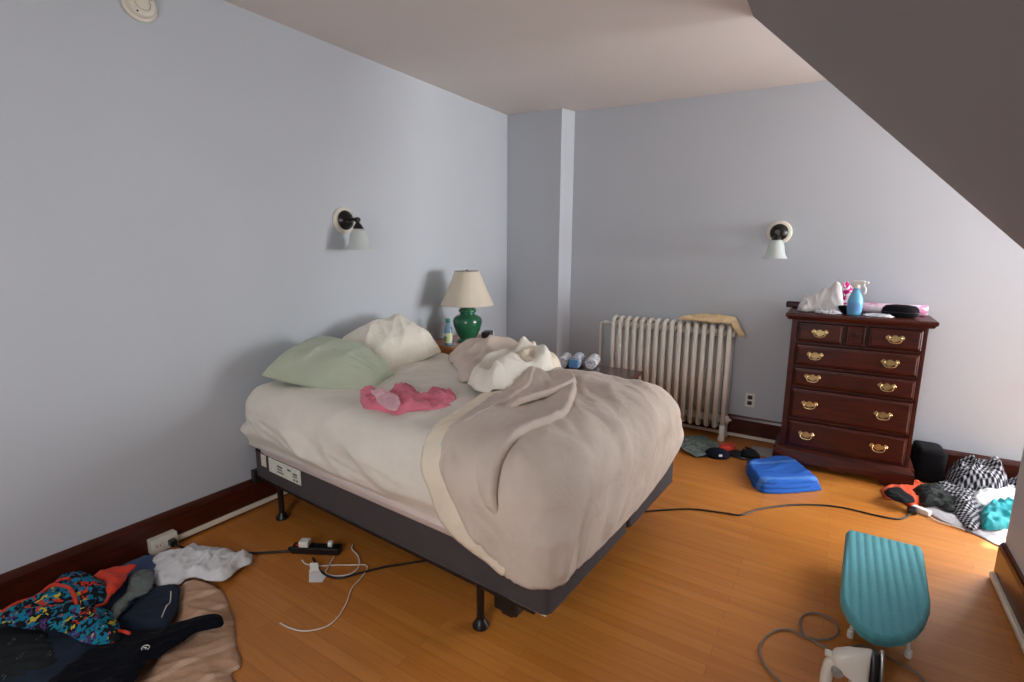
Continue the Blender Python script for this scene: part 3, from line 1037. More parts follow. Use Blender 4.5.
heap('crumpled_sheet', [(.99, .74), (.93, .88), (.90, 1.06), (.92, 1.24), (1.02, 1.38), (1.20, 1.34), (1.28, 1.16), (1.26, .98), (1.28, .82), (1.30, .64), (1.24, .56), (1.14, .58), (1.06, .64)], [M['sheet_white'], M['sheet_white']], .785, .075, 47, ws, .025, .16, 1.2,
     [([(1.26, .60), (1.14, .84), (1.05, 1.10), (.98, 1.30)], .06, .06, .022), ([(1.08, .66), (1.0, .90), (.95, 1.12)], .04, .05, .02), ([(1.02, 1.26), (1.16, 1.25), (1.26, 1.12)], .06, .06, .035), ([(1.12, .60), (1.20, .70), (1.28, .74)], .025, .03, .012)], fall=.07)
cr = bed_thing('cream_sheet', 'cream sheet hump rising at the far edge of the bed', 'bed sheet')
heap('rolled_sheet', [(.98, 1.14), (.94, 1.30), (1.02, 1.43), (1.16, 1.42), (1.26, 1.28), (1.26, 1.12), (1.16, 1.03), (1.06, 1.05)], [M['comforter_in'], M['comforter_in']], .785, .095, 53, cr, .02, .12, .3,
     [([(1.03, 1.34), (1.11, 1.22), (1.13, 1.08)], .045, .05, .015)], fall=.07)
# pillows
def pillow_mesh(lx, ly, th, seed, wr=.02, pinch=.0, n=48, up=.72):
    bm = bmesh.new()
    def P(a, b, sgn):
        x = a * lx / 2 * (1 - .05 * (1 - b * b))
        y = b * ly / 2 * (1 - .06 * (1 - a * a))
        g = (max(0, 1 - abs(a) ** 3.2) ** .5) * (max(0, 1 - abs(b) ** 3.0) ** .5)
        k = 0
        if pinch:
            k = max(0, (a - .15) / .85)
            y *= 1 - pinch * k ** 1.5
            g *= 1 - .35 * k
        rim = 1 - max(abs(a), abs(b))
        # creases gather towards the open end, shallow waves elsewhere
        w1 = folds(y * (1 + 1.2 * k), x * .25, .055, seed, None) * (k * 1.5 + .15)
        w2 = folds(x, y, .16, seed + 2, .8, 2.4)
        cr = (w1 + w2 * .8) * wr
        z = (th * up * g + cr * min(1, rim * 5) * (.3 + g)) if sgn > 0 else -th * (1 - up) * g
        return Vector((x, y, z))
    for sgn in (1, -1):
        vs = [[bm.verts.new(P(-1 + 2 * i / n, -1 + 2 * j / n, sgn)) for j in range(n + 1)] for i in range(n + 1)]
        for i in range(n):
            for j in range(n):
                q = (vs[i][j], vs[i + 1][j], vs[i + 1][j + 1], vs[i][j + 1])
                bm.faces.new(q if sgn > 0 else q[::-1])
    bmesh.ops.remove_doubles(bm, verts=bm.verts, dist=1e-5)
    return bm
def pillow(name, label, mat, loc, rot, lx, ly, th, seed, wr=.02, pinch=0.):
    bm = pillow_mesh(lx, ly, th, seed, wr, pinch)
    o = obj(name, bm, mat, None, True, sub=1, loc=loc, rot=rot)
    return tag(o, label, 'pillow')
pillow('pillow', 'pale sage green pillow with a gathered open end, beside the wall', M['pillow_green'], (.385, 1.85, .812), (.13, .15, .40), .62, .48, .205, 3, .020, .55)
pillow('pillow', 'ivory white pillow propped against the wall behind the green one', M['pillow_white'], (.268, 2.37, .835), (.42, -.16, 1.50), .60, .42, .25, 8, .030, .0)

# pink clothing on the bed
def on_bed(pts, z):
    return px(pts, z)
pk = cloth('pink_shirt', on_bed([(360, 388), (372, 386), (384, 392), (398, 384), (410, 383), (420, 392), (436, 388), (455, 392), (454, 402), (440, 406), (424, 408), (408, 409), (396, 412), (378, 407), (362, 404)], .78),
      [M['pink'], M['pink_light']], .755, .045, .07, 21, .5, 1.6, .012, fall=.03, th=.004, s=.010)
tag(pk, 'rose pink shirt crumpled on the cream sheet', 'shirt')
pl = cloth('pale_lining', on_bed([(370, 391), (384, 391), (396, 396), (400, 404), (396, 411), (386, 409), (378, 402)], .80), [M['pink_light']], .80, .02, .04, 25, .2, 1.6, fall=.02, s=.008, parent=pk)
pl['label'] = 'pale pink inside of the shirt'

# ================================================================== LAMP TABLE BESIDE THE BED
ns = thing('nightstand', 'oak topped nightstand in the corner carrying the green lamp', 'nightstand', (.28, 3.25, 0))
box('table_top', -.25, .20, -.32, .30, .745, .775, M['oak_top'], ns, .006)
box('cabinet', -.23, .18, -.28, .27, .10, .745, M['oak_top'], ns, .004)
box('drawer', .18, .195, -.25, .25, .52, .72, M['oak_top'], ns, .004)
for sx in (-.2, .15):
    for sy in (-.24, .24):
        box('leg', sx - .02, sx + .02, sy - .02, sy + .02, 0, .10, M['oak_top'], ns, .003)
lp = thing('table_lamp', 'green glazed ceramic table lamp with an ivory pleated shade', 'lamp', (.30, 3.19, .775))
bm = bmesh.new()
lathe(bm, [(r_, h_ * .86) for r_, h_ in [(.0, 0), (.075, 0), (.08, .012), (.066, .022), (.06, .03), (.078, .06), (.098, .11), (.112, .16), (.116, .195), (.108, .225), (.088, .245), (.066, .254), (.058, .262), (.06, .272), (.069, .282), (.071, .293), (.066, .304), (.058, .31), (.06, .318), (.068, .324), (.068, .335), (.058, .34), (0.0, .342)]], 40)
obj('lamp_base', bm, M['green_glaze'], lp, True)
bm = bmesh.new(); lathe(bm, [(.012, .29), (.012, .35), (.018, .352), (.018, .40), (.006, .405), (.005, .565), (.008, .568), (.006, .574), (.0, .575)], 14); obj('stem', bm, M['brass'], lp, True)
bm = bmesh.new()
n = 96
rings = []
for r, h in ((.205, .295), (.208, .299), (.204, .305), (.150, .425), (.100, .545), (.096, .560), (.093, .563)):
    rings.append([((r + .0018 * (-1) ** k) * math.cos(2 * PI * k / n), (r + .0018 * (-1) ** k) * math.sin(2 * PI * k / n), h) for k in range(n)])
loft(bm, rings, True, False)
lshade = obj('lamp_shade', bm, M['shade'], lp, True, solid=.003)
bm = bmesh.new()
for r, h in ((.203, .298), (.094, .560)):
    bm = bmesh.new(); tube(bm, [(r * math.cos(a * PI / 20), r * math.sin(a * PI / 20), h) for a in range(41)], .003, 6); obj('rim_wire', bm, M['steel'], lshade, True)
bm = bmesh.new()
for a in range(3):
    c, s_ = math.cos(a * 2.094), math.sin(a * 2.094)
    tube(bm, [(0, 0, .558), (.094 * c, .094 * s_, .560)], .002, 6)
obj('spider_wire', bm, M['steel'], lshade, True)
bt = thing('water_bottle', 'small blue bottle with a teal cap left of the green lamp', 'bottle', (.27, 2.985, .775))
bm = bmesh.new(); lathe(bm, [(0, 0), (.029, 0), (.032, .008), (.032, .10), (.029, .125), (.018, .155), (.013, .165), (.013, .175), (0, .176)], 22); obj('bottle_body', bm, M['blue_glass'], bt, True)
bm = bmesh.new(); lathe(bm, [(.0325, .02), (.0328, .022), (.0328, .095), (.0325, .097)], 22, caps=False); obj('bottle_label', bm, M['label_green'], bt, True)
bm = bmesh.new(); lathe(bm, [(.016, .174), (.018, .178), (.018, .20), (.014, .206), (0, .207)], 18); obj('cap', bm, M['teal_plastic'], bt, True, autosmooth=40)
gl = thing('drinking_glass', 'clear drinking glass between the blue bottle and the green lamp', 'glass', (.20, 3.075, .775))
bm = bmesh.new(); lathe(bm, [(0, 0), (.024, 0), (.028, .12), (.0265, .12), (.0225, .006), (0, .006)], 20, caps=False); obj('tumbler', bm, M['blue_glass'], gl, True, autosmooth=40)
al = thing('travel_clock', 'small black clock with a white top behind the mound of covers', 'clock', (.30, 3.46, .775), .4)
bm = bmesh.new(); bx(bm, -.04, .04, -.06, .06, 0, .05, .012, 3); obj('clock_body', bm, M['black_plastic'], al)
bm = bmesh.new(); bx(bm, -.038, .038, .015, .11, .0, .04, .008, 3); obj('white_casing', bm, M['white_plastic'], al)

# ================================================================== SIDE TABLE AND RADIATOR
st = thing('side_table', 'low dark walnut table between the bed and the radiator', 'table', (1.255, 3.50, 0))
box('table_top', -.32, .318, -.21, .21, .575, .60, M['walnut'], st, .005)
box('apron', -.28, .28, -.17, .17, .51, .575, M['walnut'], st, .003)
for sx in (-.275, .275):
    for sy in (-.165, .165):
        bm = bmesh.new(); loft(bm, [[(sx + a * q, sy + b * q, z) for a, b in ((-1, -1), (1, -1), (1, 1), (-1, 1))] for q, z in ((.012, 0), (.022, .575))]); obj('leg', bm, M['walnut'], st)
pkg = thing('wrapped_package', 'clear wrapped pack of printed rolls on the walnut table', 'package', (1.09, 3.56, .601), .25)
for i, (x, y, r_, mm) in enumerate(((-.10, .0, .045, 'print_wrap'), (.0, .02, .047, 'wrap'), (.12, .03, .045, 'print_wrap'))):
    bm = bmesh.new(); lathe(bm, [(.0, -.10), (.018, -.10), (r_ - .006, -.10), (r_, -.094), (r_, .094), (r_ - .006, .10), (.018, .10), (0, .10)], 22, '-Y', (x, y, r_)); obj('roll', bm, M[mm], pkg, True, autosmooth=40)
bm = bmesh.new(); bx(bm, -.045, .03, -.105, -.088, .01, .075, .006); obj('blue_label', bm, M['blue_label'], pkg)

rad = thing('radiator', 'cream cast iron column radiator against the back wall', 'radiator', (1.60, 4.245, 0))
def section_bm(feet):
    bm = bmesh.new()
    z0, z1, dy = .10 if not feet else .10, .925, .058
    for y in (-dy, dy):
        tube(bm, [(0, y, z0 + .02), (0, y, z1 - .03)], .0185, 10)
    for z, sg in ((z1, 1), (z0, -1)):
        pts = [(0, -dy, z - sg * .045), (0, -dy * .96, z - sg * .02), (0, -dy * .6, z - sg * .006), (0, 0, z), (0, dy * .6, z - sg * .006), (0, dy * .96, z - sg * .02), (0, dy, z - sg * .045)]
        tube(bm, pts, .0185, 10, 3)
    for z in (.165, .865):
        lathe(bm, [(.0, -.035), (.03, -.035), (.03, .035), (0, .035)], 14, 'X', (0, 0, z))
    if feet:
        for y in (-dy, dy):
            lathe(bm, [(.026, 0), (.028, .012), (.020, .04), (.022, .13)], 12, loc=(0, y, 0))
    return bm
NS = 16
mids = None
for k in range(NS):
    x = -.465 + .950 * k / (NS - 1)
    if k in (0, NS - 1):
        obj('end_section', section_bm(True), M['radiator'], rad, True, loc=(x, 0, 0))
    elif mids is None:
        mids = obj('section', section_bm(False), M['radiator'], rad, True, loc=(x, 0, 0))
    else:
        c = mids.copy(); COL.objects.link(c); c.parent = rad; c.location = (x, 0, 0)
bm = bmesh.new(); tube(bm, [(-.50, .02, .865), (-.58, .02, .868), (-.608, .02, .86), (-.612, .02, .82), (-.612, .02, 0)], .012, 10); lathe(bm, [(.02, -.02), (.02, .02)], 12, 'X', (-.56, .02, .866)); obj('supply_pipe', bm, M['radiator'], rad, True, autosmooth=50)
bm = bmesh.new(); lathe(bm, [(0, .0), (.016, .0), (.016, .02), (.009, .024), (.009, .034), (0, .036)], 12, 'X', (.505, .0, .165)); obj('valve', bm, M['radiator'], rad, True, autosmooth=50)
# cloth on the radiator
def rz(x, y):
    over = max(0, x - 2.10)
    return .944 - (min(over, .07) * 1.5)
ct = cloth('folded_cloth', [(1.70, 4.17), (1.72, 4.24), (1.76, 4.32), (1.95, 4.33), (2.09, 4.33), (2.17, 4.31), (2.18, 4.22), (2.12, 4.16), (2.0, 4.165), (1.85, 4.17)], [M['peach'], M['peach']], 0, .040, .10, 61, .1, 2.6, .018, fall=.025, th=.012, s=.010, base=rz)
tag(ct, 'peach folded cloth draped on the right end of the radiator', 'cloth')

# ================================================================== WALL FITTINGS
ou = thing('wall_outlet', 'white duplex outlet on the back wall right of the radiator', 'outlet', (2.248, BACK, .322))
bm = bmesh.new(); bx(bm, -.036, .036, -.007, 0, -.058, .058, .004); obj('cover_plate', bm, M['white_plastic'], ou)
for z in (-.023, .023):
    bm = bmesh.new(); bx(bm, -.017, .017, -.010, -.006, z - .015, z + .015, .006, 3); s_ = obj('socket', bm, M['black_plastic'], ou); s_['label'] = 'dark socket face'
sd = thing('smoke_detector', 'round cream smoke detector high on the left wall', 'smoke detector', (0, 1.20, 2.572))
bm = bmesh.new(); lathe(bm, [(0, 0), (.068, 0), (.070, .006), (.070, .014), (.064, .018)], 40, 'X'); obj('mounting_ring', bm, M['cream_plastic'], sd, True, autosmooth=40)
bm = bmesh.new(); lathe(bm, [(.058, .016), (.058, .030), (.052, .040), (.040, .044), (.034, .044), (.032, .038), (.029, .038), (.027, .046), (.0, .048)], 40, 'X'); obj('sensor_cap', bm, M['cream_plastic'], sd, True, autosmooth=40)
for a in (.6, 2.4, 4.2):
    bm = bmesh.new(); lathe(bm, [(0, 0), (.004, 0), (.004, .003), (0, .0035)], 10, 'X', (.041, .046 * math.cos(a), .046 * math.sin(a))); obj('vent_hole', bm, M['black_plastic'], sd)

def sconce(label, loc, rot, tilt=0.0):
    t = thing('wall_sconce', label, 'wall lamp', loc, rot, 'bronze sconces on the walls')
    bm = bmesh.new(); lathe(bm, [(0, 0), (.085, 0), (.087, .006), (.083, .014), (.076, .018), (0, .019)], 40, 'X'); p = obj('wall_plate', bm, M['cream_plastic'], t, True, autosmooth=40); p['label'] = 'cream round wall plate'
    bm = bmesh.new(); lathe(bm, [(0, .018), (.058, .018), (.062, .024), (.060, .030), (.050, .036), (.046, .044), (.034, .052), (.020, .058), (0, .060)], 40, 'X'); obj('canopy', bm, M['bronze'], t, True, autosmooth=50)
    bm = bmesh.new(); tube(bm, [(.05, 0, -.004), (.085, 0, .002), (.115, 0, .004), (.135, 0, -.008), (.140, 0, -.03)], .011, 10, 4); lathe(bm, [(0, -.014), (.015, -.014), (.018, 0), (.015, .014), (0, .014)], 12, 'X', (.135, 0, .0)); obj('arm', bm, M['bronze'], t, True, autosmooth=50)
    bm = bmesh.new(); lathe(bm, [(0, -.022), (.016, -.022), (.02, -.03), (.028, -.040), (.033, -.052), (.033, -.064), (.0, -.065)], 24, loc=(.140, 0, 0)); cup = obj('socket_cup', bm, M['bronze'], t, True, autosmooth=40)
    for a in range(3):
        bm = bmesh.new()
        an = a * 2.094 + .5
        lathe(bm, [(0, 0), (.004, 0), (.004, .008), (0, .009)], 8, 'X', (.140 + .034 * math.cos(an), .034 * math.sin(an), -.058))
        obj('thumb_screw', bm, M['steel'], cup)
    bm = bmesh.new(); lathe(bm, [(.030, -.054), (.040, -.066), (.052, -.090), (.058, -.115), (.061, -.140), (.068, -.165), (.080, -.185), (.083, -.190)], 32, loc=(.140, 0, 0), caps=False); obj('glass_shade', bm, M['frosted'], t, True, solid=.003)
    return t
sconce('bronze wall sconce with a frosted shade above the bed on the left wall', (0, 2.27, 1.685), 0.0)
sconce('bronze wall sconce with a frosted shade on the back wall above the dresser', (2.345, BACK, 1.640), -PI / 2)

# ================================================================== DRESSER
DX0, DX1, DY = 2.515, 3.25, 3.955
DW = DX1 - DX0
dr = thing('dresser', 'dark cherry chest of drawers with brass pulls against the back wall', 'dresser', (DX0, DY, 0))
DD = BACK - DY - .03
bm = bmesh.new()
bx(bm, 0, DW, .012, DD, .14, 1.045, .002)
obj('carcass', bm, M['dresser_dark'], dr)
bm = bmesh.new()
# front face frame: stiles and rails
bx(bm, 0, .038, 0, .02, .14, 1.045, .003); bx(bm, DW - .022, DW, 0, .02, .14, 1.045, .003)
for z in (.135, .340, .572, .718, .880, 1.028):
    bx(bm, .03, DW - .02, .004, .02, z, z + .016, .002)
obj('face_frame', bm, M['dresser'], dr)
bm = bmesh.new()
prof = [(-.020, 1.045), (-.026, 1.050), (-.028, 1.058), (-.036, 1.064), (-.040, 1.072), (-.040, 1.084), (-.034, 1.090)]
rings = []
for e, z in prof:
    rings.append([(e + .0, e, z), (DW - e, e, z), (DW - e, DD, z), (e, DD, z)])
loft(bm, rings); obj('top', bm, M['dresser'], dr)
bm = bmesh.new()
# base with shaped bracket feet
e0 = .035
pts = [(-e0, .0), (.10, .0), (.135, .012), (.15, .035), (.19, .045), (.28, .048), (DW * .5 - .06, .040), (DW * .5, .028), (DW * .5 + .06, .040), (DW - .28, .048), (DW - .19, .045), (DW - .15, .035), (DW - .135, .012), (DW - .10, .0), (DW + e0, .0), (DW + e0, .105), (DW + e0 - .008, .118), (DW + e0 - .02, .128), (DW + .004, .14), (-.004, .14), (-e0 + .02, .128), (-e0 + .008, .118), (-e0, .105)]
a = [bm.verts.new((p[0], -e0 + max(0, p[1] - .105) * .8, p[1])) for p in pts]
b = [bm.verts.new((p[0], .02, p[1])) for p in pts]
bm.faces.new(a); bm.faces.new(b[::-1])
for i in range(len(pts)):
    j = (i + 1) % len(pts); bm.faces.new((a[i], a[j], b[j], b[i]))
bx(bm, -e0, -.0, 0, DD, 0, .13, .003); bx(bm, DW, DW + e0, 0, DD, 0, .13, .003)
obj('plinth', bm, M['dresser'], dr)
# backboard of a missing mirror / rear rail
bm = bmesh.new(); bx(bm, -.075, .06, DD - .03, DD, 1.09, 1.135, .01); obj('rear_rail', bm, M['dresser_dark'], dr)
# brass pull
def pull_mesh():
    bm = bmesh.new()
    out = [(0, .022), (.010, .020), (.014, .013), (.026, .015), (.034, .022), (.044, .016), (.050, .004), (.044, -.006), (.036, -.004), (.030, -.012), (.018, -.014), (.010, -.022), (0, -.026)]
    pts = out + [(-x, z) for x, z in out[-2:0:-1]]
    a = [bm.verts.new((x, 0, z)) for x, z in pts]; b = [bm.verts.new((x * .94, -.003, z * .94)) for x, z in pts]
    bm.faces.new(a[::-1]); bm.faces.new(b)
    for i in range(len(pts)):
        j = (i + 1) % len(pts); bm.faces.new((a[i], a[j], b[j], b[i]))
    tube(bm, [(-.032, -.010, .004), (-.034, -.016, -.008), (-.026, -.020, -.020), (-.012, -.022, -.025), (0, -.022, -.026), (.012, -.022, -.025), (.026, -.020, -.020), (.034, -.016, -.008), (.032, -.010, .004)], .0032, 8, 3)
    for x in (-.032, .032):
        lathe(bm, [(.0, .0), (.008, .002), (.006, .008), (.007, .014), (.003, .018), (0, .0185)], 12, '-Y', (x, 0, .005))
    return done(bm, 'pull')
PULL = pull_mesh(); PULL.materials.append(M['brass'])
for p in PULL.polygons: p.use_smooth = True
PULL.set_sharp_from_angle(angle=math.radians(35))
def drawer(x0, x1, z0, z1, pulls):
    bm = bmesh.new()
    r = .012
    rings = [[(x, y, z) for x, z in ((x0 + q, z0 + q), (x1 - q, z0 + q), (x1 - q, z1 - q), (x0 + q, z1 - q))] for q, y in ((0, .015), (0, -.006), (.004, -.011), (.010, -.012), (.015, -.0165), (.018, -.017))]
    loft(bm, rings)
    d = obj('drawer', bm, M['dresser'], dr)
    for x in pulls:
        h = bpy.data.objects.new('handle', PULL); COL.objects.link(h); h.parent = d; h.location = (x, -.017, (z0 + z1) / 2 + .004)
X = lambda v: v - DX0
drawer(X(2.557), X(2.815), .900, 1.026, [X(2.685)])
drawer(X(2.955), X(3.226), .900, 1.026, [X(3.09)])
for z0, z1 in ((.738, .876), (.592, .714), (.360, .568), (.155, .336)):
    drawer(X(2.557), X(3.226), z0, z1, [X(2.672), X(3.082)])
# carved panel between the two small drawers
bm = bmesh.new()
x0, x1, z0, z1 = X(2.832), X(2.938), .900, 1.026
loft(bm, [[(x, y, z) for x, z in ((x0 + q, z0 + q), (x1 - q, z0 + q), (x1 - q, z1 - q), (x0 + q, z1 - q))] for q, y in ((0, .015), (0, -.006), (.006, -.010), (.013, -.010), (.016, -.004))])
cp = obj('carved_panel', bm, M['dresser'], dr)
bm = bmesh.new()
cx, cz = (x0 + x1) / 2, (z0 + z1) / 2
for a in range(6):
    an = a * PI / 3 + .3
    p = [(cx + .004 * math.cos(an), -.006, cz + .006 * math.sin(an)), (cx + .016 * math.cos(an + .3), -.011, cz + .020 * math.sin(an + .3)), (cx + .026 * math.cos(an), -.007, cz + .036 * math.sin(an))]
    tube(bm, p, [.003, .0055, .005, .0045, .004, .0035, .0025, .002, .0015], 8, 4)
lathe(bm, [(0, .0), (.007, .004), (.005, .010), (0, .012)], 12, '-Y', (cx, -.003, cz))
obj('carving', bm, M['dresser'], cp, True)

# ---- things on the dresser
TZ = 1.09
def heap_world(name, pts, mats, z0, top, seed, amp, scale, label, cat, th=.003, s=.008, fall=.04, ridges=(), ang=None):
    cx = sum(p[0] for p in pts) / len(pts); cy = sum(p[1] for p in pts) / len(pts)
    R = [([(a - cx, b - cy) for a, b in pl], h, wd) for pl, h, wd in ridges]
    o = heap(name, [(a - cx, b - cy) for a, b in pts], mats, 0, top, seed, None, amp, scale, ang, R, th, s, fall)
    o.location = (cx, cy, z0)
    return tag(o, label, cat)
heap_world('plastic_bag', [(2.56, 4.00), (2.53, 4.10), (2.60, 4.20), (2.72, 4.22), (2.80, 4.16), (2.79, 4.06), (2.72, 4.02), (2.65, 4.04)], [M['bag']], TZ, .05, 71, .03, .06,
           'white plastic bag peaked up on the left of the dresser top', 'bag', ridges=[([(2.57, 4.11), (2.66, 4.13), (2.74, 4.14)], .045, .05), ([(2.67, 4.13), (2.77, 4.14)], .06, .05), ([(2.75, 4.14), (2.77, 4.14)], .045, .03)])
hm = thing('magenta_roll', 'magenta and white wrapped roll leaning in the plastic bag', 'package', (2.815, 4.17, TZ + .125))
bm = bmesh.new(); tube(bm, [(-.015, 0, -.07), (.0, 0, -.03), (.0, 0, .02), (-.035, 0, .07)], .033, 14, 3); obj('wrapped_roll', bm, M['magenta'], hm, True)
wb_ = cloth('crumpled_wrapper', [(2.66, 3.975), (2.64, 4.02), (2.70, 4.06), (2.78, 4.05), (2.80, 4.0), (2.75, 3.965)], [M['print_wrap']], TZ, .025, .04, 73, None, 2, .02, fall=.02, th=.003, s=.007)
tag(wb_, 'crumpled white printed wrapper at the foot of the plastic bag', 'wrapper')
sb = thing('spray_bottle', 'sky blue trigger spray bottle with a white nozzle', 'spray bottle', (2.862, 4.03, TZ), -.2)
bm = bmesh.new(); lathe(bm, [(0, 0), (.036, 0), (.040, .006), (.044, .05), (.045, .09), (.040, .115), (.028, .145), (.019, .165), (.016, .18), (0, .181)], 30); obj('bottle_body', bm, M['spray_blue'], sb, True)
bm = bmesh.new(); lathe(bm, [(.0445, .03), (.0458, .055), (.0456, .085)], 30, caps=False); 
for f in list(bm.faces):
    c = f.calc_center_median()
    if c.y > -.025: bm.faces.remove(f)
obj('bottle_label', bm, M['blue_label'], sb, True)
bm = bmesh.new(); lathe(bm, [(.018, .176), (.019, .18), (.019, .196), (.014, .20), (0, .201)], 20); bx(bm, -.030, .045, -.013, .013, .198, .226, .006, 3); bx(bm, .040, .062, -.008, .008, .206, .222, .003); obj('spray_head', bm, M['white_plastic'], sb)
bm = bmesh.new(); tube(bm, [(.03, 0, .20), (.046, 0, .18), (.048, 0, .155), (.042, 0, .14)], .006, 8, 4); obj('trigger', bm, M['white_plastic'], sb, True)
oc = thing('oval_case', 'black oval zip case on the right of the dresser top', 'case', (3.108, 4.07, TZ), -.12)
bm = bmesh.new()
def oval(a, b, z, n=36): return [(a * math.cos(2 * PI * k / n), b * math.sin(2 * PI * k / n), z) for k in range(n)]
loft(bm, [oval(.075, .032, .001), oval(.092, .046, .010), oval(.098, .052, .028), oval(.098, .052, .038), oval(.093, .048, .058), oval(.078, .038, .074), oval(.04, .018, .080)]); obj('shell', bm, M['black_cloth'], oc, True)
bm = bmesh.new(); tube(bm, oval(.099, .053, .033) + [oval(.099, .053, .033)[0]], .0025, 6); obj('zip', bm, M['black_plastic'], oc, True)
gp = thing('paper_roll', 'long pale pink printed paper roll at the back of the dresser', 'paper roll', (3.06, 4.22, TZ + .036), .03)
bm = bmesh.new(); lathe(bm, [(.018, -.20), (.034, -.20), (.035, -.198), (.035, .198), (.034, .20), (.018, .20)], 24, 'X', caps=False); obj('roll', bm, M['pink_paper'], gp, True, solid=.002)
hp = cloth('printed_leaflet', [(2.92, 3.98), (2.92, 4.08), (3.05, 4.10), (3.08, 4.02), (3.04, 3.97)], [M['print_wrap']], TZ, .014, .05, 75, None, 2, .01, fall=.02, th=.002, s=.009)
tag(hp, 'crumpled white printed leaflet between the spray bottle and black case', 'paper')
bk = thing('dark_pouch', 'small black pouch behind the blue spray bottle', 'pouch', (2.80, 4.09, TZ))
bm = bmesh.new(); bx(bm, -.045, .045, -.03, .03, 0, .055, .018, 4); obj('pouch_body', bm, M['black_cloth'], bk, True)

# ================================================================== FLOOR, NEAR THE DRESSER AND RADIATOR
# folded blue towel: three stacked layers, one mesh
tw = thing('blue_towel', 'royal blue towel folded flat on the floor before the dresser', 'towel', (0, 0, 0))
q = px([(746, 466), (787, 461), (818, 482), (816, 487), (764, 489), (749, 474)], .03)
cx = sum(p[0] for p in q) / 6; cy = sum(p[1] for p in q) / 6
tw.location = (cx, cy, 0)
for k, (sc_, z) in enumerate(((1.0, .0), (.985, .022), (.95, .044))):
    o = [(cx + (a - cx) * sc_ - .006 * k, cy + (b - cy) * sc_ + .008 * k) for a, b in q]
    def lay(x, y, d, z=z, k=k):
        e = min(1, d / .018)
        return (x - cx, y - cy, z + .004 + .022 * math.sin(e * PI / 2) + .012 * folds(x, y, .12, 81 + k, .8, 2.2) * e)
    link('towel_fold', patch(o, .011, lay, .004, 81 + k), M['blue_towel'], tw, True, solid=.006)
sg = thing('bathroom_scale', 'thin mottled glass bathroom scale on the floor by the bed', 'scale', tuple(at(697, 448)))
c = at(697, 448)
bm = bmesh.new(); pl_ = [at(a, b) - c for a, b in ((664, 440), (702, 437.5), (730, 452), (695, 459))]
prism(bm, pl_, .014, .022); bmesh.ops.bevel(bm, geom=[e for e in bm.edges if abs(e.verts[0].co.z - e.verts[1].co.z) > .004], offset=.02, segments=4, affect='EDGES', profile=.5); obj('glass_plate', bm, M['scale_glass'], sg)
for p in pl_:
    bm = bmesh.new(); lathe(bm, [(.016, 0), (.018, .004), (.018, .0135), (0, .014)], 14, loc=p * .72); obj('foot', bm, M['black_plastic'], sg)
cp_ = thing('baseball_cap', 'navy blue baseball cap lying on the floor by the scale', 'cap', tuple(at(717, 456)), .5)
bm = bmesh.new()
loft(bm, [[(r * math.cos(2 * PI * k / 28) * 1.0, r * .85 * math.sin(2 * PI * k / 28), z) for k in range(28)] for r, z in ((.085, .002), (.09, .012), (.084, .030), (.062, .048), (.03, .058), (.004, .060))]); obj('crown', bm, M['navy'], cp_, True)
pts = [(-.075, -.035), (-.14, -.06), (-.175, -.02), (-.16, .03), (-.075, .055)]
bm = bmesh.new(); prism(bm, [(p.x, p.y) for p in spline([(*p, 0) for p in pts], 5)], .012, .017); obj('brim', bm, M['navy'], cp_)
bm = bmesh.new(); lathe(bm, [(0, .0), (.008, 0), (.006, .004), (0, .005)], 10, loc=(0, 0, .059)); obj('top_button', bm, M['navy'], cp_)
bm = bmesh.new(); bx(bm, -.012, .012, -.080, -.076, .012, .028, .001); obj('logo', bm, M['white_plastic'], cp_, rot=(-.18, 0, 0))
sh_ = thing('slipper', 'black slipper lying against the navy cap', 'slipper', tuple(at(740, 456)), -.15)
sh_.scale = (1.1, 1.4, 1.25)
bm = bmesh.new(); loft(bm, [[(a * math.cos(2 * PI * k / 24) * (1 + .12 * math.sin(2 * PI * k / 24)), b * math.sin(2 * PI * k / 24), z) for k in range(24)] for a, b, z in ((.125, .045, .0), (.13, .048, .008), (.125, .045, .016))]); obj('sole', bm, M['black_plastic'], sh_, True, autosmooth=40)
bm = bmesh.new(); loft(bm, [[(.02 + a * math.cos(PI * k / 12 - PI / 2) * 1.0, b * math.sin(PI * k / 12 - PI / 2), z) for k in range(13)] for a, b, z in ((.105, .047, .016), (.10, .045, .035), (.075, .035, .052), (.03, .014, .058))], False, False); obj('upper', bm, M['black_cloth'], sh_, True, solid=.005)
rc = cloth('red_cloth', px([(718, 444), (731, 442), (737, 447), (729, 450), (718, 449)], .03), [M['red']], 0, .02, .05, 83, None, 2, .045, fall=.02, th=.004, s=.009)
tag(rc, 'small red cloth behind the navy cap', 'cloth')
gp2 = cloth('paper_sheet', px([(748, 452), (753, 446), (775, 449), (773, 459)], 0), [M['grey_paper']], 0, .006, .15, 85, None, 2, fall=.04, th=.002, s=.02, wob=0, rnd=False)
tag(gp2, 'grey white paper sheet on the floor left of the dresser', 'paper')

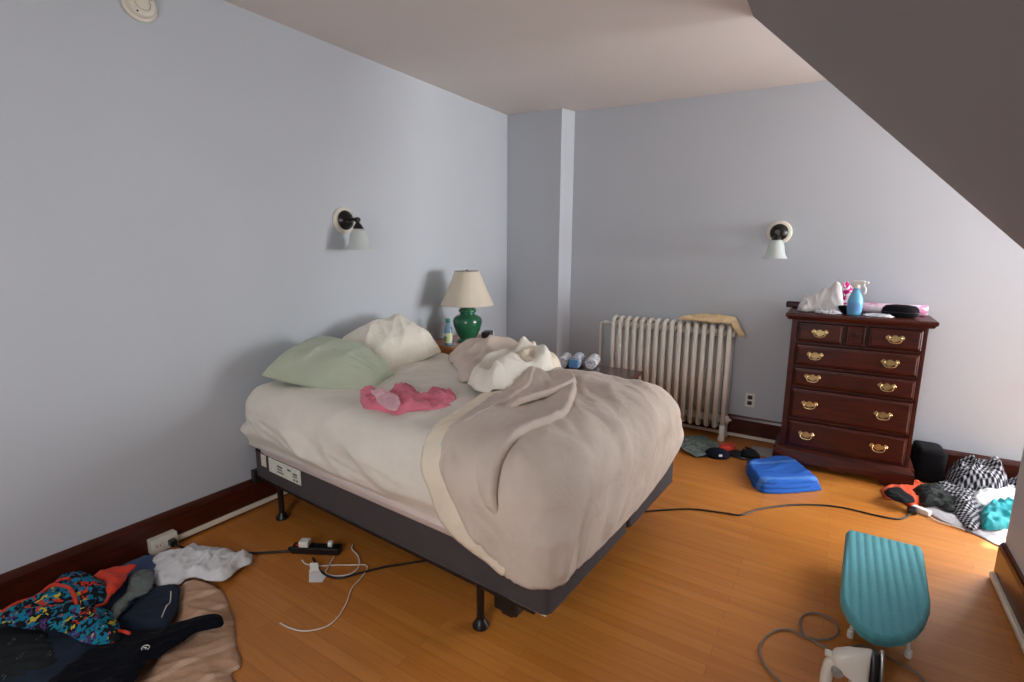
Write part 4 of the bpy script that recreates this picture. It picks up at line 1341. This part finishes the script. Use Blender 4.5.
# long black cord across the floor to the white plug
z = .006
cd_pts = [tuple(at(a, b, z)) for a, b in ((590, 521), (620, 514), (650, 511), (690, 509), (725, 513), (741, 515), (760, 509), (790, 505), (820, 505), (845, 508), (875, 515), (897, 519), (906, 517), (912, 512))]
ex = thing('extension_cord', 'long black extension cord crossing the floor from under the bed', 'cord', cd_pts[0])
cord('cable', [Vector(p) - Vector(cd_pts[0]) for p in cd_pts], .005, M['black_cord'], parent=ex)
e = Vector(cd_pts[-1]) - Vector(cd_pts[0])
bm = bmesh.new(); bx(bm, e.x - .022, e.x + .022, e.y - .03, e.y + .03, -.004, .024, .008, 3); obj('connector', bm, M['black_plastic'], ex)
wp = thing('white_plug', 'white plug joined to the black cord by the clothes pile', 'plug', tuple(at(921, 513)), -.55)
bm = bmesh.new(); bx(bm, -.045, .045, -.018, .018, 0.0, .032, .006, 3); obj('plug_body', bm, M['white_plastic'], wp)
c0 = at(921, 513)
bm = bmesh.new(); tube(bm, [at(a, b, .008) - c0 for a, b in ((928, 516), (937, 521), (950, 525), (965, 530))], .004, 8, 6); o = obj('lead', bm, M['white_cord'], wp, True); o.rotation_euler = (0, 0, .55)

# ================================================================== CLOTHES PILE BY THE BACK WALL (right)
bb = thing('black_bag', 'black bag standing between the dresser and plaid shirt', 'bag', (3.375, 4.22, 0), .05)
bm = bmesh.new(); bx(bm, -.075, .085, -.10, .11, 0, .235, .035, 4)
for v in bm.verts: v.co += Vector((nz(v.co.y, v.co.z, .1, 3), nz(v.co.x, v.co.z, .1, 4), 0)) * .02
obj('bag_body', bm, M['black_cloth'], bb, True)
gs = cloth('grey_sheet', px([(922, 508), (948, 496), (985, 494), (1010, 498), (1026, 522), (1008, 546), (975, 533), (940, 519)], .01), [M['grey_cloth'], M['grey_cloth']], 0, .018, .10, 91, .3, 2.5, .008, fall=.04, th=.005)
tag(gs, 'pale grey sheet spread flat under the clothes by the knee wall', 'sheet')
og = cloth('orange_garment', px([(882, 486), (893, 481), (915, 480), (928, 484), (922, 492), (925, 500), (912, 503), (900, 496), (886, 495)], .03), [M['orange'], M['orange']], 0, .03, .07, 93, .3, 2, .03, fall=.03)
tag(og, 'orange nylon garment beside the right foot of the dresser', 'garment')
ob_ = cloth('black_sleeve', px([(883, 491), (896, 488), (912, 496), (915, 502), (903, 503), (888, 497)], .06), [M['black_cloth']], .055, .02, .05, 95, .3, 2, .01, fall=.02, s=.01)
tag(ob_, 'black cloth strip lying over the orange garment', 'cloth')
cm = cloth('camouflage_trousers', px([(912, 487), (930, 482), (950, 486), (962, 496), (955, 508), (938, 503), (922, 500)], .05), [M['camo'], M['camo']], .02, .03, .08, 97, .5, 2.2, .05, fall=.03)
tag(cm, 'dark mottled trousers between the orange garment and plaid shirt', 'trousers')
def plaid_heap(label, pts, z0, top, seed, amp=.05, **kw):
    return heap_world('plaid_shirt', pts, [M['plaid'], M['plaid']], z0, top, seed, amp, .09, label, 'shirt', th=.005, s=.010, fall=.08, **kw)
plaid_heap('navy and white plaid shirt heaped highest against the baseboard', [(3.46, 4.06), (3.47, 4.22), (3.54, 4.31), (3.66, 4.33), (3.76, 4.28), (3.78, 4.14), (3.70, 4.02), (3.58, 3.98), (3.50, 3.99)], .01, .185, 101, .06)
plaid_heap('navy and white plaid garment sloping right of the heaped shirt', [(3.74, 4.26), (3.84, 4.33), (4.02, 4.33), (4.14, 4.22), (4.10, 4.06), (3.94, 3.99), (3.80, 4.06)], .01, .12, 103, .05)
plaid_heap('light plaid sleeve trailing down over the grey sheet', px([(930, 482), (948, 478), (966, 484), (980, 492), (984, 506), (980, 523), (968, 523), (958, 512), (948, 498), (934, 492)], .05), .015, .055, 105, .03)
tl = heap_world('teal_top', px([(978, 508), (990, 502), (1006, 500), (1026, 504), (1026, 520), (1004, 524), (984, 523)], .06), [M['teal'], M['teal']], .02, .055, 107, .04, .07, 'bright teal satin top lying in the sunlight', 'top', s=.010)
wt_ = heap_world('white_shirt', px([(972, 493), (990, 488), (1016, 490), (1026, 500), (1006, 502), (988, 504), (974, 502)], .05), [M['white_cloth'], M['white_cloth']], .02, .055, 109, .035, .07, 'white shirt between the plaid garments and teal top', 'shirt', s=.011)
gt = cloth('green_rag', [(4.02, 4.14), (4.02, 4.22), (4.09, 4.26), (4.13, 4.20), (4.09, 4.13)], [M['green']], .17, .03, .05, 111, None, 2, .02, fall=.02, s=.01)
tag(gt, 'small lime green rag at the back of the clothes pile', 'cloth')

# ================================================================== IRONING BOARD
ZB = .155
top_px = [(846, 531), (850, 530), (922, 547.5), (924, 551), (931, 598), (930.5, 610), (926, 622), (918, 632), (905, 639), (890, 641), (874, 638), (860, 629), (848, 615), (840.5, 600), (840, 590)]
P = [at(a, b, ZB) for a, b in top_px]
ctr = sum(P, Vector()) / len(P); ctr.z = 0
ib = thing('ironing_board', 'tabletop ironing board with a ribbed turquoise cover', 'ironing board', tuple(ctr))
ax = ((P[0] + P[2]) / 2 - (P[8] + P[9]) / 2); ax.z = 0; ax.normalize(); pr = Vector((ax.y, -ax.x, 0))
def board_h(x, y, d):
    u = Vector((x, y, 0)).dot(pr)
    e = min(1, d / .012)
    rib = .0095 * abs(math.sin(u * PI / .0315)) ** .4
    return (x, y, ZB - .016 + .016 * math.sin(e * PI / 2) + rib * e)
me = patch([((p - ctr).x, (p - ctr).y) for p in P], .0065, board_h, 0, 2, False)
cov = link('board_cover', me, M['board_cover'], ib, True, solid=.004)
bm = bmesh.new(); prism(bm, [((p - ctr).x * .985, (p - ctr).y * .985) for p in P], ZB - .03, ZB - .015); obj('board', bm, M['board_cover'], ib)
for (a, b), (c2, d2) in (((850, 637), (908, 657)), ((858, 575), (915, 588))):
    f0, f1 = at(a, b) - ctr, at(c2, d2) - ctr
    for f, g in ((f0, f1), (f1, f0)):
        t_ = f.lerp(g, .06) + ax * .02; t_.z = ZB - .028
        f2 = f.copy(); f2.z = .01
        bm = bmesh.new(); tube(bm, [f2, t_], .0075, 10); lg = obj('leg', bm, M['white_plastic'], ib, True)
        bm = bmesh.new(); lathe(bm, [(0, 0), (.011, 0), (.012, .01), (.011, .028), (.008, .03)], 14, loc=(f.x, f.y, 0)); obj('foot_cap', bm, M['white_plastic'], lg, True, autosmooth=40)
    m0, m1 = f0.copy(), f1.copy(); m0.z = m1.z = ZB - .032; m0 += ax * .02; m1 += ax * .02
    bm = bmesh.new(); tube(bm, [m0, m1], .006, 8); obj('leg_brace', bm, M['white_plastic'], ib, True)

# ================================================================== IRON (stood on its heel) AND ITS CORD
IR = at(872, 700, .0)
IR = Vector((2.945, 1.83, 0))
ir = thing('clothes_iron', 'white steam iron stood on its heel near the ironing board', 'iron', tuple(IR), 0.15)
# local: z up = towards the tip, +x = soleplate side, y = width
def iron_ring(z, w, x0, x1, n=20):
    out = []
    for k in range(n):
        a = 2 * PI * k / n
        c, s_ = math.cos(a), math.sin(a)
        out.append(((x0 + x1) / 2 + (x1 - x0) / 2 * math.copysign(abs(c) ** .6, c), w * math.copysign(abs(s_) ** .7, s_), z))
    return out
bm = bmesh.new(); loft(bm, [iron_ring(z, w, .050, x1) for z, w, x1 in ((.0, .050, .062), (.01, .054, .063), (.10, .052, .063), (.17, .040, .063), (.225, .020, .063), (.245, .008, .062), (.25, .003, .060))])
sp = obj('soleplate', bm, M['steel'], ir, True, autosmooth=40)
bm = bmesh.new(); loft(bm, [iron_ring(z, w, .026, .050) for z, w in ((.004, .046), (.10, .046), (.165, .035), (.215, .018), (.236, .006))]); obj('heat_shield', bm, M['black_plastic'], ir, True, autosmooth=40)
bm = bmesh.new(); loft(bm, [iron_ring(z, w, x0, .030) for z, w, x0 in ((.004, .044, -.02), (.02, .048, -.022), (.10, .046, -.015), (.14, .042, -.03), (.155, .038, -.066), (.18, .033, -.080), (.205, .026, -.070), (.222, .020, -.040), (.234, .012, .0), (.242, .006, .02))]); obj('body', bm, M['iron_white'], ir, True, autosmooth=50)
bm = bmesh.new(); tube(bm, [(-.050, 0, .180), (-.072, 0, .165), (-.082, 0, .13), (-.082, 0, .07), (-.068, 0, .02), (-.015, 0, .012)], .018, 12, 5); obj('handle', bm, M['iron_white'], ir, True)
bm = bmesh.new(); lathe(bm, [(.013, -.040), (.017, -.030), (.017, .030), (.013, .040)], 16, '-Y', (-.060, 0, .150)); obj('steam_dial', bm, M['iron_grey'], ir, True, autosmooth=40)
bm = bmesh.new(); lathe(bm, [(0, 0), (.010, 0), (.011, .014), (.008, .020), (0, .021)], 12, 'X', (-.095, 0, .190)); obj('spray_button', bm, M['iron_white'], ir, True, autosmooth=40)
bm = bmesh.new(); bx(bm, -.004, .020, -.0475, -.043, .03, .15, .002); obj('water_window', bm, M['iron_grey'], ir)
z = .006
ic = [tuple(at(a, b, z)) for a, b in ((935, 700), (922, 678), (905, 666), (893, 660), (875, 650), (862, 645), (850, 648), (851, 654), (840, 655), (826, 648), (812, 640), (803, 634), (800, 622), (806, 614), (820, 614), (834, 622), (838, 632), (828, 639), (808, 638), (790, 630), (775, 631), (762, 642), (760, 655), (770, 672), (790, 690))]
co_ = cord('iron_cord', ic, .0042, M['grey_cord'], 'grey braided cord looped on the floor left of the iron', 'cord')

# ================================================================== OUTLET BOXES ON THE RACEWAYS
def outlet_box(loc, rot, label):
    t = thing('outlet_box', label, 'outlet', loc, rot, 'surface outlet boxes on the baseboards')
    bm = bmesh.new(); bx(bm, 0, .045, -.06, .06, 0, .075, .004); obj('housing', bm, M['cream_plastic'], t)
    for y in (-.028, .028):
        bm = bmesh.new(); bx(bm, .044, .047, y - .017, y + .017, .022, .054, .006, 3); s_ = obj('socket', bm, M['raceway'], t)
        bm = bmesh.new(); bx(bm, .0468, .0475, y - .008, y - .006, .032, .044); bx(bm, .0468, .0475, y + .006, y + .008, .032, .044); obj('slot', bm, M['black_plastic'], s_)
    return t
outlet_box((.022, 1.02, .012), 0, 'cream surface outlet box at the foot of the left wall')
outlet_box((KNEE - .022, 1.66, .012), PI, 'cream surface outlet box at the foot of the right knee wall')

# ================================================================== POWER STRIP AND CHARGERS
s0, s1 = at(293, 551), at(341, 553)
mid = (s0 + s1) / 2
ang = math.atan2((s1 - s0).y, (s1 - s0).x)
ps = thing('power_strip', 'black power strip on the floor beside the bed', 'power strip', tuple(mid), ang)
ln = (s1 - s0).length / 2
bm = bmesh.new(); bx(bm, -ln, ln, -.028, .028, 0, .036, .008, 3); obj('housing', bm, M['black_plastic'], ps)
bm = bmesh.new(); bx(bm, -ln + .02, -ln + .04, -.012, .006, .0355, .041, .003); o = obj('power_switch', bm, M['red_light'], ps); o['label'] = 'red rocker switch'
for k in range(4):
    x = -ln + .08 + k * (2 * ln - .11) / 3.2
    bm = bmesh.new(); bx(bm, x - .014, x + .014, -.014, .014, .0355, .038, .004); obj('socket', bm, M['black_metal'], ps)
Rm = Matrix.Rotation(-ang, 4, 'Z')
c = mid
bm = bmesh.new(); tube(bm, [Rm @ (at(a, b, .008) - c) for a, b in ((183, 549), (215, 552), (250, 553), (275, 552), (292, 551))] , .0055, 8, 6); obj('power_lead', bm, M['black_cord'], ps, True)
bm = bmesh.new(); tube(bm, [Vector((-ln - .02, 0, .014)), Vector((-ln + .01, 0, .016))], .009, 10); obj('strain_relief', bm, M['black_plastic'], ps, True)
pl2 = thing('black_plug', 'black plug in the cream outlet box by the left wall', 'plug', (.069, 1.045, .035))
bm = bmesh.new(); bx(bm, 0, .04, -.016, .016, -.002, .030, .008, 3); obj('plug_body', bm, M['black_plastic'], pl2)
bm = bmesh.new(); c = Vector(pl2.location); tube(bm, [Vector((.035, 0, .012)), Vector((.07, .01, .005)), at(186, 549, .008) - c], .0055, 8, 6); obj('lead', bm, M['black_cord'], pl2, True)
def adapter(p, label, rot, sz=(.024, .022, .03)):
    t = thing('charger', label, 'charger', p, rot, 'white chargers in the power strip')
    bm = bmesh.new(); bx(bm, -sz[0], sz[0], -sz[1], sz[1], 0, sz[2], .005, 3); obj('adapter_body', bm, M['white_plastic'], t)
    bm = bmesh.new(); bx(bm, -.008, .008, -sz[1] - .006, -sz[1] + .002, .006, .018, .002); obj('usb_plug', bm, M['white_plastic'], t)
    return t
pA = mid + Matrix.Rotation(ang, 3, 'Z') @ Vector((-.055, -.008, .0385))
pB = mid + Matrix.Rotation(ang, 3, 'Z') @ Vector((.075, -.004, .0385))
adapter(tuple(pA), 'square white charger plugged in next to the red switch', ang)
adapter(tuple(pB), 'small white charger at the bed end of the power strip', ang, (.012, .012, .026))
W1 = [tuple(at(a, b, .005)) for a, b in ((302, 560), (306, 564), (318, 566), (335, 565), (350, 565), (365, 565), (367, 569), (360, 579), (352, 588), (346, 604), (337, 618), (325, 627), (305, 631), (290, 628), (280, 623))]
cord('charging_cable', W1, .0028, M['white_cord'], 'white charging cable trailing in a long curve over the floor', 'cable', seg=8)
W2 = [tuple(at(a, b, .006)) for a, b in ((334, 557), (329, 566), (326, 573), (335, 576), (350, 574), (359, 566), (358, 556), (352, 549), (353, 544))]
cord('charging_cable', W2, .0034, M['white_cord'], 'thicker white charging cable looped by the end of the power strip', 'cable', seg=8)
B2 = [tuple(at(a, b, .007)) for a, b in ((313, 558), (318, 568), (326, 575), (340, 578), (360, 573), (385, 567), (410, 563), (430, 560))]
cord('lamp_cord', B2, .005, M['black_cord'], 'thin black cord running from the power strip under the bed', 'cord')
tg = thing('cord_tag', 'white folded paper warning tag beside the power strip', 'tag', tuple(at(316, 573)))
c = at(316, 573)
bm = bmesh.new(); v = [bm.verts.new(at(a, b, z_) - c) for a, b, z_ in ((309, 570, .004), (319, 569, .012), (327, 575, .004), (322, 582, .002), (309, 582, .003))]
bm.faces.new(v); o = obj('paper_tag', bm, M['paper'], tg, solid=.0015)
bm = bmesh.new(); v = [bm.verts.new(at(a, b, z_) - c) for a, b, z_ in ((310, 563, .03), (318, 563, .03), (319, 571, .014), (310, 572, .012))]
bm.faces.new(v); o = obj('folded_flap', bm, M['paper'], tg, solid=.0015)

# ================================================================== CLOTHES PILE BY THE LEFT WALL
def garment(name, label, cat, pts, z, mats, amp=.02, scale=.09, seed=1, ang=None, dome=.01, th=.004, fall=.03, **kw):
    o = cloth(name, px(pts, z), mats, z - .006 if z > .01 else 0, amp, scale, seed, ang, 2.2, dome, fall=fall, th=th, **kw)
    return tag(o, label, cat)
garment('tan_towel', 'tan terry bath towel at the front of the clothes pile', 'towel', [(176, 585), (190, 580), (206, 581), (222, 590), (232, 610), (236, 640), (241, 664), (232, 672), (228, 690), (130, 692), (150, 660), (170, 630), (178, 605)], .01, [M['tan_towel'], M['tan_towel']], .022, .12, 121, .5, .012)
garment('white_shirt', 'white cotton shirt spread by the cream outlet box', 'shirt', [(150, 560), (162, 552), (180, 551), (195, 548), (222, 548), (236, 553), (252, 555), (251, 563), (240, 568), (226, 581), (212, 582), (190, 578), (178, 585), (155, 586)], .03, [M['white_cloth'], M['white_cloth']], .038, .07, 123, 1.9, .02)
garment('denim_jeans', 'washed blue jeans lying along the baseboard', 'trousers', [(95, 585), (120, 566), (152, 556), (160, 566), (154, 580), (150, 596), (128, 610), (108, 622), (92, 616)], .03, [M['denim'], M['denim']], .025, .09, 125, .8, .02)
garment('navy_shorts', 'dark slate navy shorts with a white drawcord', 'shorts', [(150, 588), (178, 585), (179, 600), (172, 622), (150, 632), (128, 630), (112, 624), (128, 610)], .045, [M['navy2'], M['navy2']], .02, .1, 127, .7, .015)
garment('clear_bag', 'crumpled clear plastic bag on the blue jeans', 'bag', [(126, 578), (140, 570), (152, 570), (154, 580), (148, 592), (132, 600), (118, 618), (106, 622), (112, 606), (126, 592)], .075, [glassy('crumpled_translucent_plastic', (150, 160, 158), .18, .6)], .022, .04, 129, .3, .01, .002, .02, s=.010)
garment('charcoal_shirt', 'charcoal shirt with faded grey printed lines at the left edge', 'shirt', [(-30, 630), (10, 622), (40, 628), (58, 640), (60, 660), (40, 676), (0, 690), (-40, 690)], .05, [M['charcoal'], M['charcoal']], .015, .12, 131, .2, .02)
garment('navy_trousers', 'dark navy trousers beneath the black long sleeved shirt', 'trousers', [(-30, 672), (20, 650), (50, 630), (110, 626), (135, 640), (110, 672), (60, 700), (-30, 710)], .035, [M['navy2'], M['navy2']], .02, .1, 133, .4, .02)
ns_ = garment('navy_shirt', 'black navy long sleeved shirt with a small white crest', 'shirt', [(40, 690), (70, 664), (105, 644), (130, 634), (160, 628), (182, 621), (208, 615), (222, 616), (221, 627), (198, 632), (178, 644), (160, 656), (145, 664), (135, 682), (130, 700), (40, 705)], .07, [M['black_navy'], M['black_navy']], .028, .08, 135, .5, .02)
tk = garment('patterned_shirt', 'teal and black tropical print shirt with red trim', 'shirt', [(-6, 616), (20, 606), (40, 596), (60, 580), (78, 571), (92, 576), (104, 584), (110, 594), (104, 606), (112, 614), (124, 634), (112, 644), (96, 646), (78, 640), (62, 632), (40, 630), (20, 628), (-8, 622)], .10, [M['print'], M['print']], .035, .08, 137, .6, .03)
garment('red_tank_top', 'coral red trimmed top with a small dark print on the jeans', 'top', [(94, 576), (110, 568), (126, 566), (136, 566), (128, 574), (122, 586), (112, 594), (104, 594), (106, 584)], .11, [M['red'], M['red']], .025, .06, 139, .6, .012, .004, .02, s=.010)

def surf(o, x, y):
    """height of a lying garment at a spot"""
    best, z = 1e9, 0
    for v in o.data.vertices:
        d = (v.co.x + o.location.x - x) ** 2 + (v.co.y + o.location.y - y) ** 2
        if d < best:
            best, z = d, v.co.z
    return z
def trim_on(parent, pts, z, r, mat, name='red_trim'):
    P = []
    for a, b in pts:
        q = at(a, b, z)
        P.append((q.x - parent.location.x, q.y - parent.location.y, surf(parent, q.x, q.y) + r * .8))
    bm = bmesh.new(); tube(bm, P, r, 8, 5)
    return obj(name, bm, mat, parent, True)
trim_on(tk, [(2, 614), (18, 605), (34, 597), (48, 588), (62, 581), (70, 582)], .12, .006, M['red'])
trim_on(tk, [(44, 593), (52, 588), (62, 589), (71, 595), (76, 603), (77, 608)], .12, .007, M['red'])
trim_on(tk, [(96, 606), (104, 600), (110, 592)], .12, .006, M['red'])
trim_on(tk, [(118, 633), (124, 631), (130, 633)], .11, .006, M['red'])
c = at(146, 651, .09)
zc = surf(ns_, c.x, c.y) + .004
bm = bmesh.new()
R_ = [(c.x - ns_.location.x + .014 * math.cos(a), c.y - ns_.location.y + .011 * math.sin(a), zc) for a in [k * .28 for k in range(18)]]
tube(bm, R_, .0016, 6)
crest = obj('crest', bm, M['white_plastic'], ns_, True); crest['label'] = 'small white round crest'
bm = bmesh.new(); tube(bm, [(c.x - ns_.location.x - .006, c.y - ns_.location.y - .004, zc), (c.x - ns_.location.x + .002, c.y - ns_.location.y + .002, zc), (c.x - ns_.location.x + .007, c.y - ns_.location.y - .003, zc)], .0018, 6, 3); obj('crest_mark', bm, M['white_plastic'], crest, True)
sh2 = bpy.data.objects['navy_shorts']
trim_on(sh2, [(171, 592), (170, 601), (167, 607), (164, 612), (162, 619)], .06, .0022, M['white_cord'], 'drawcord')
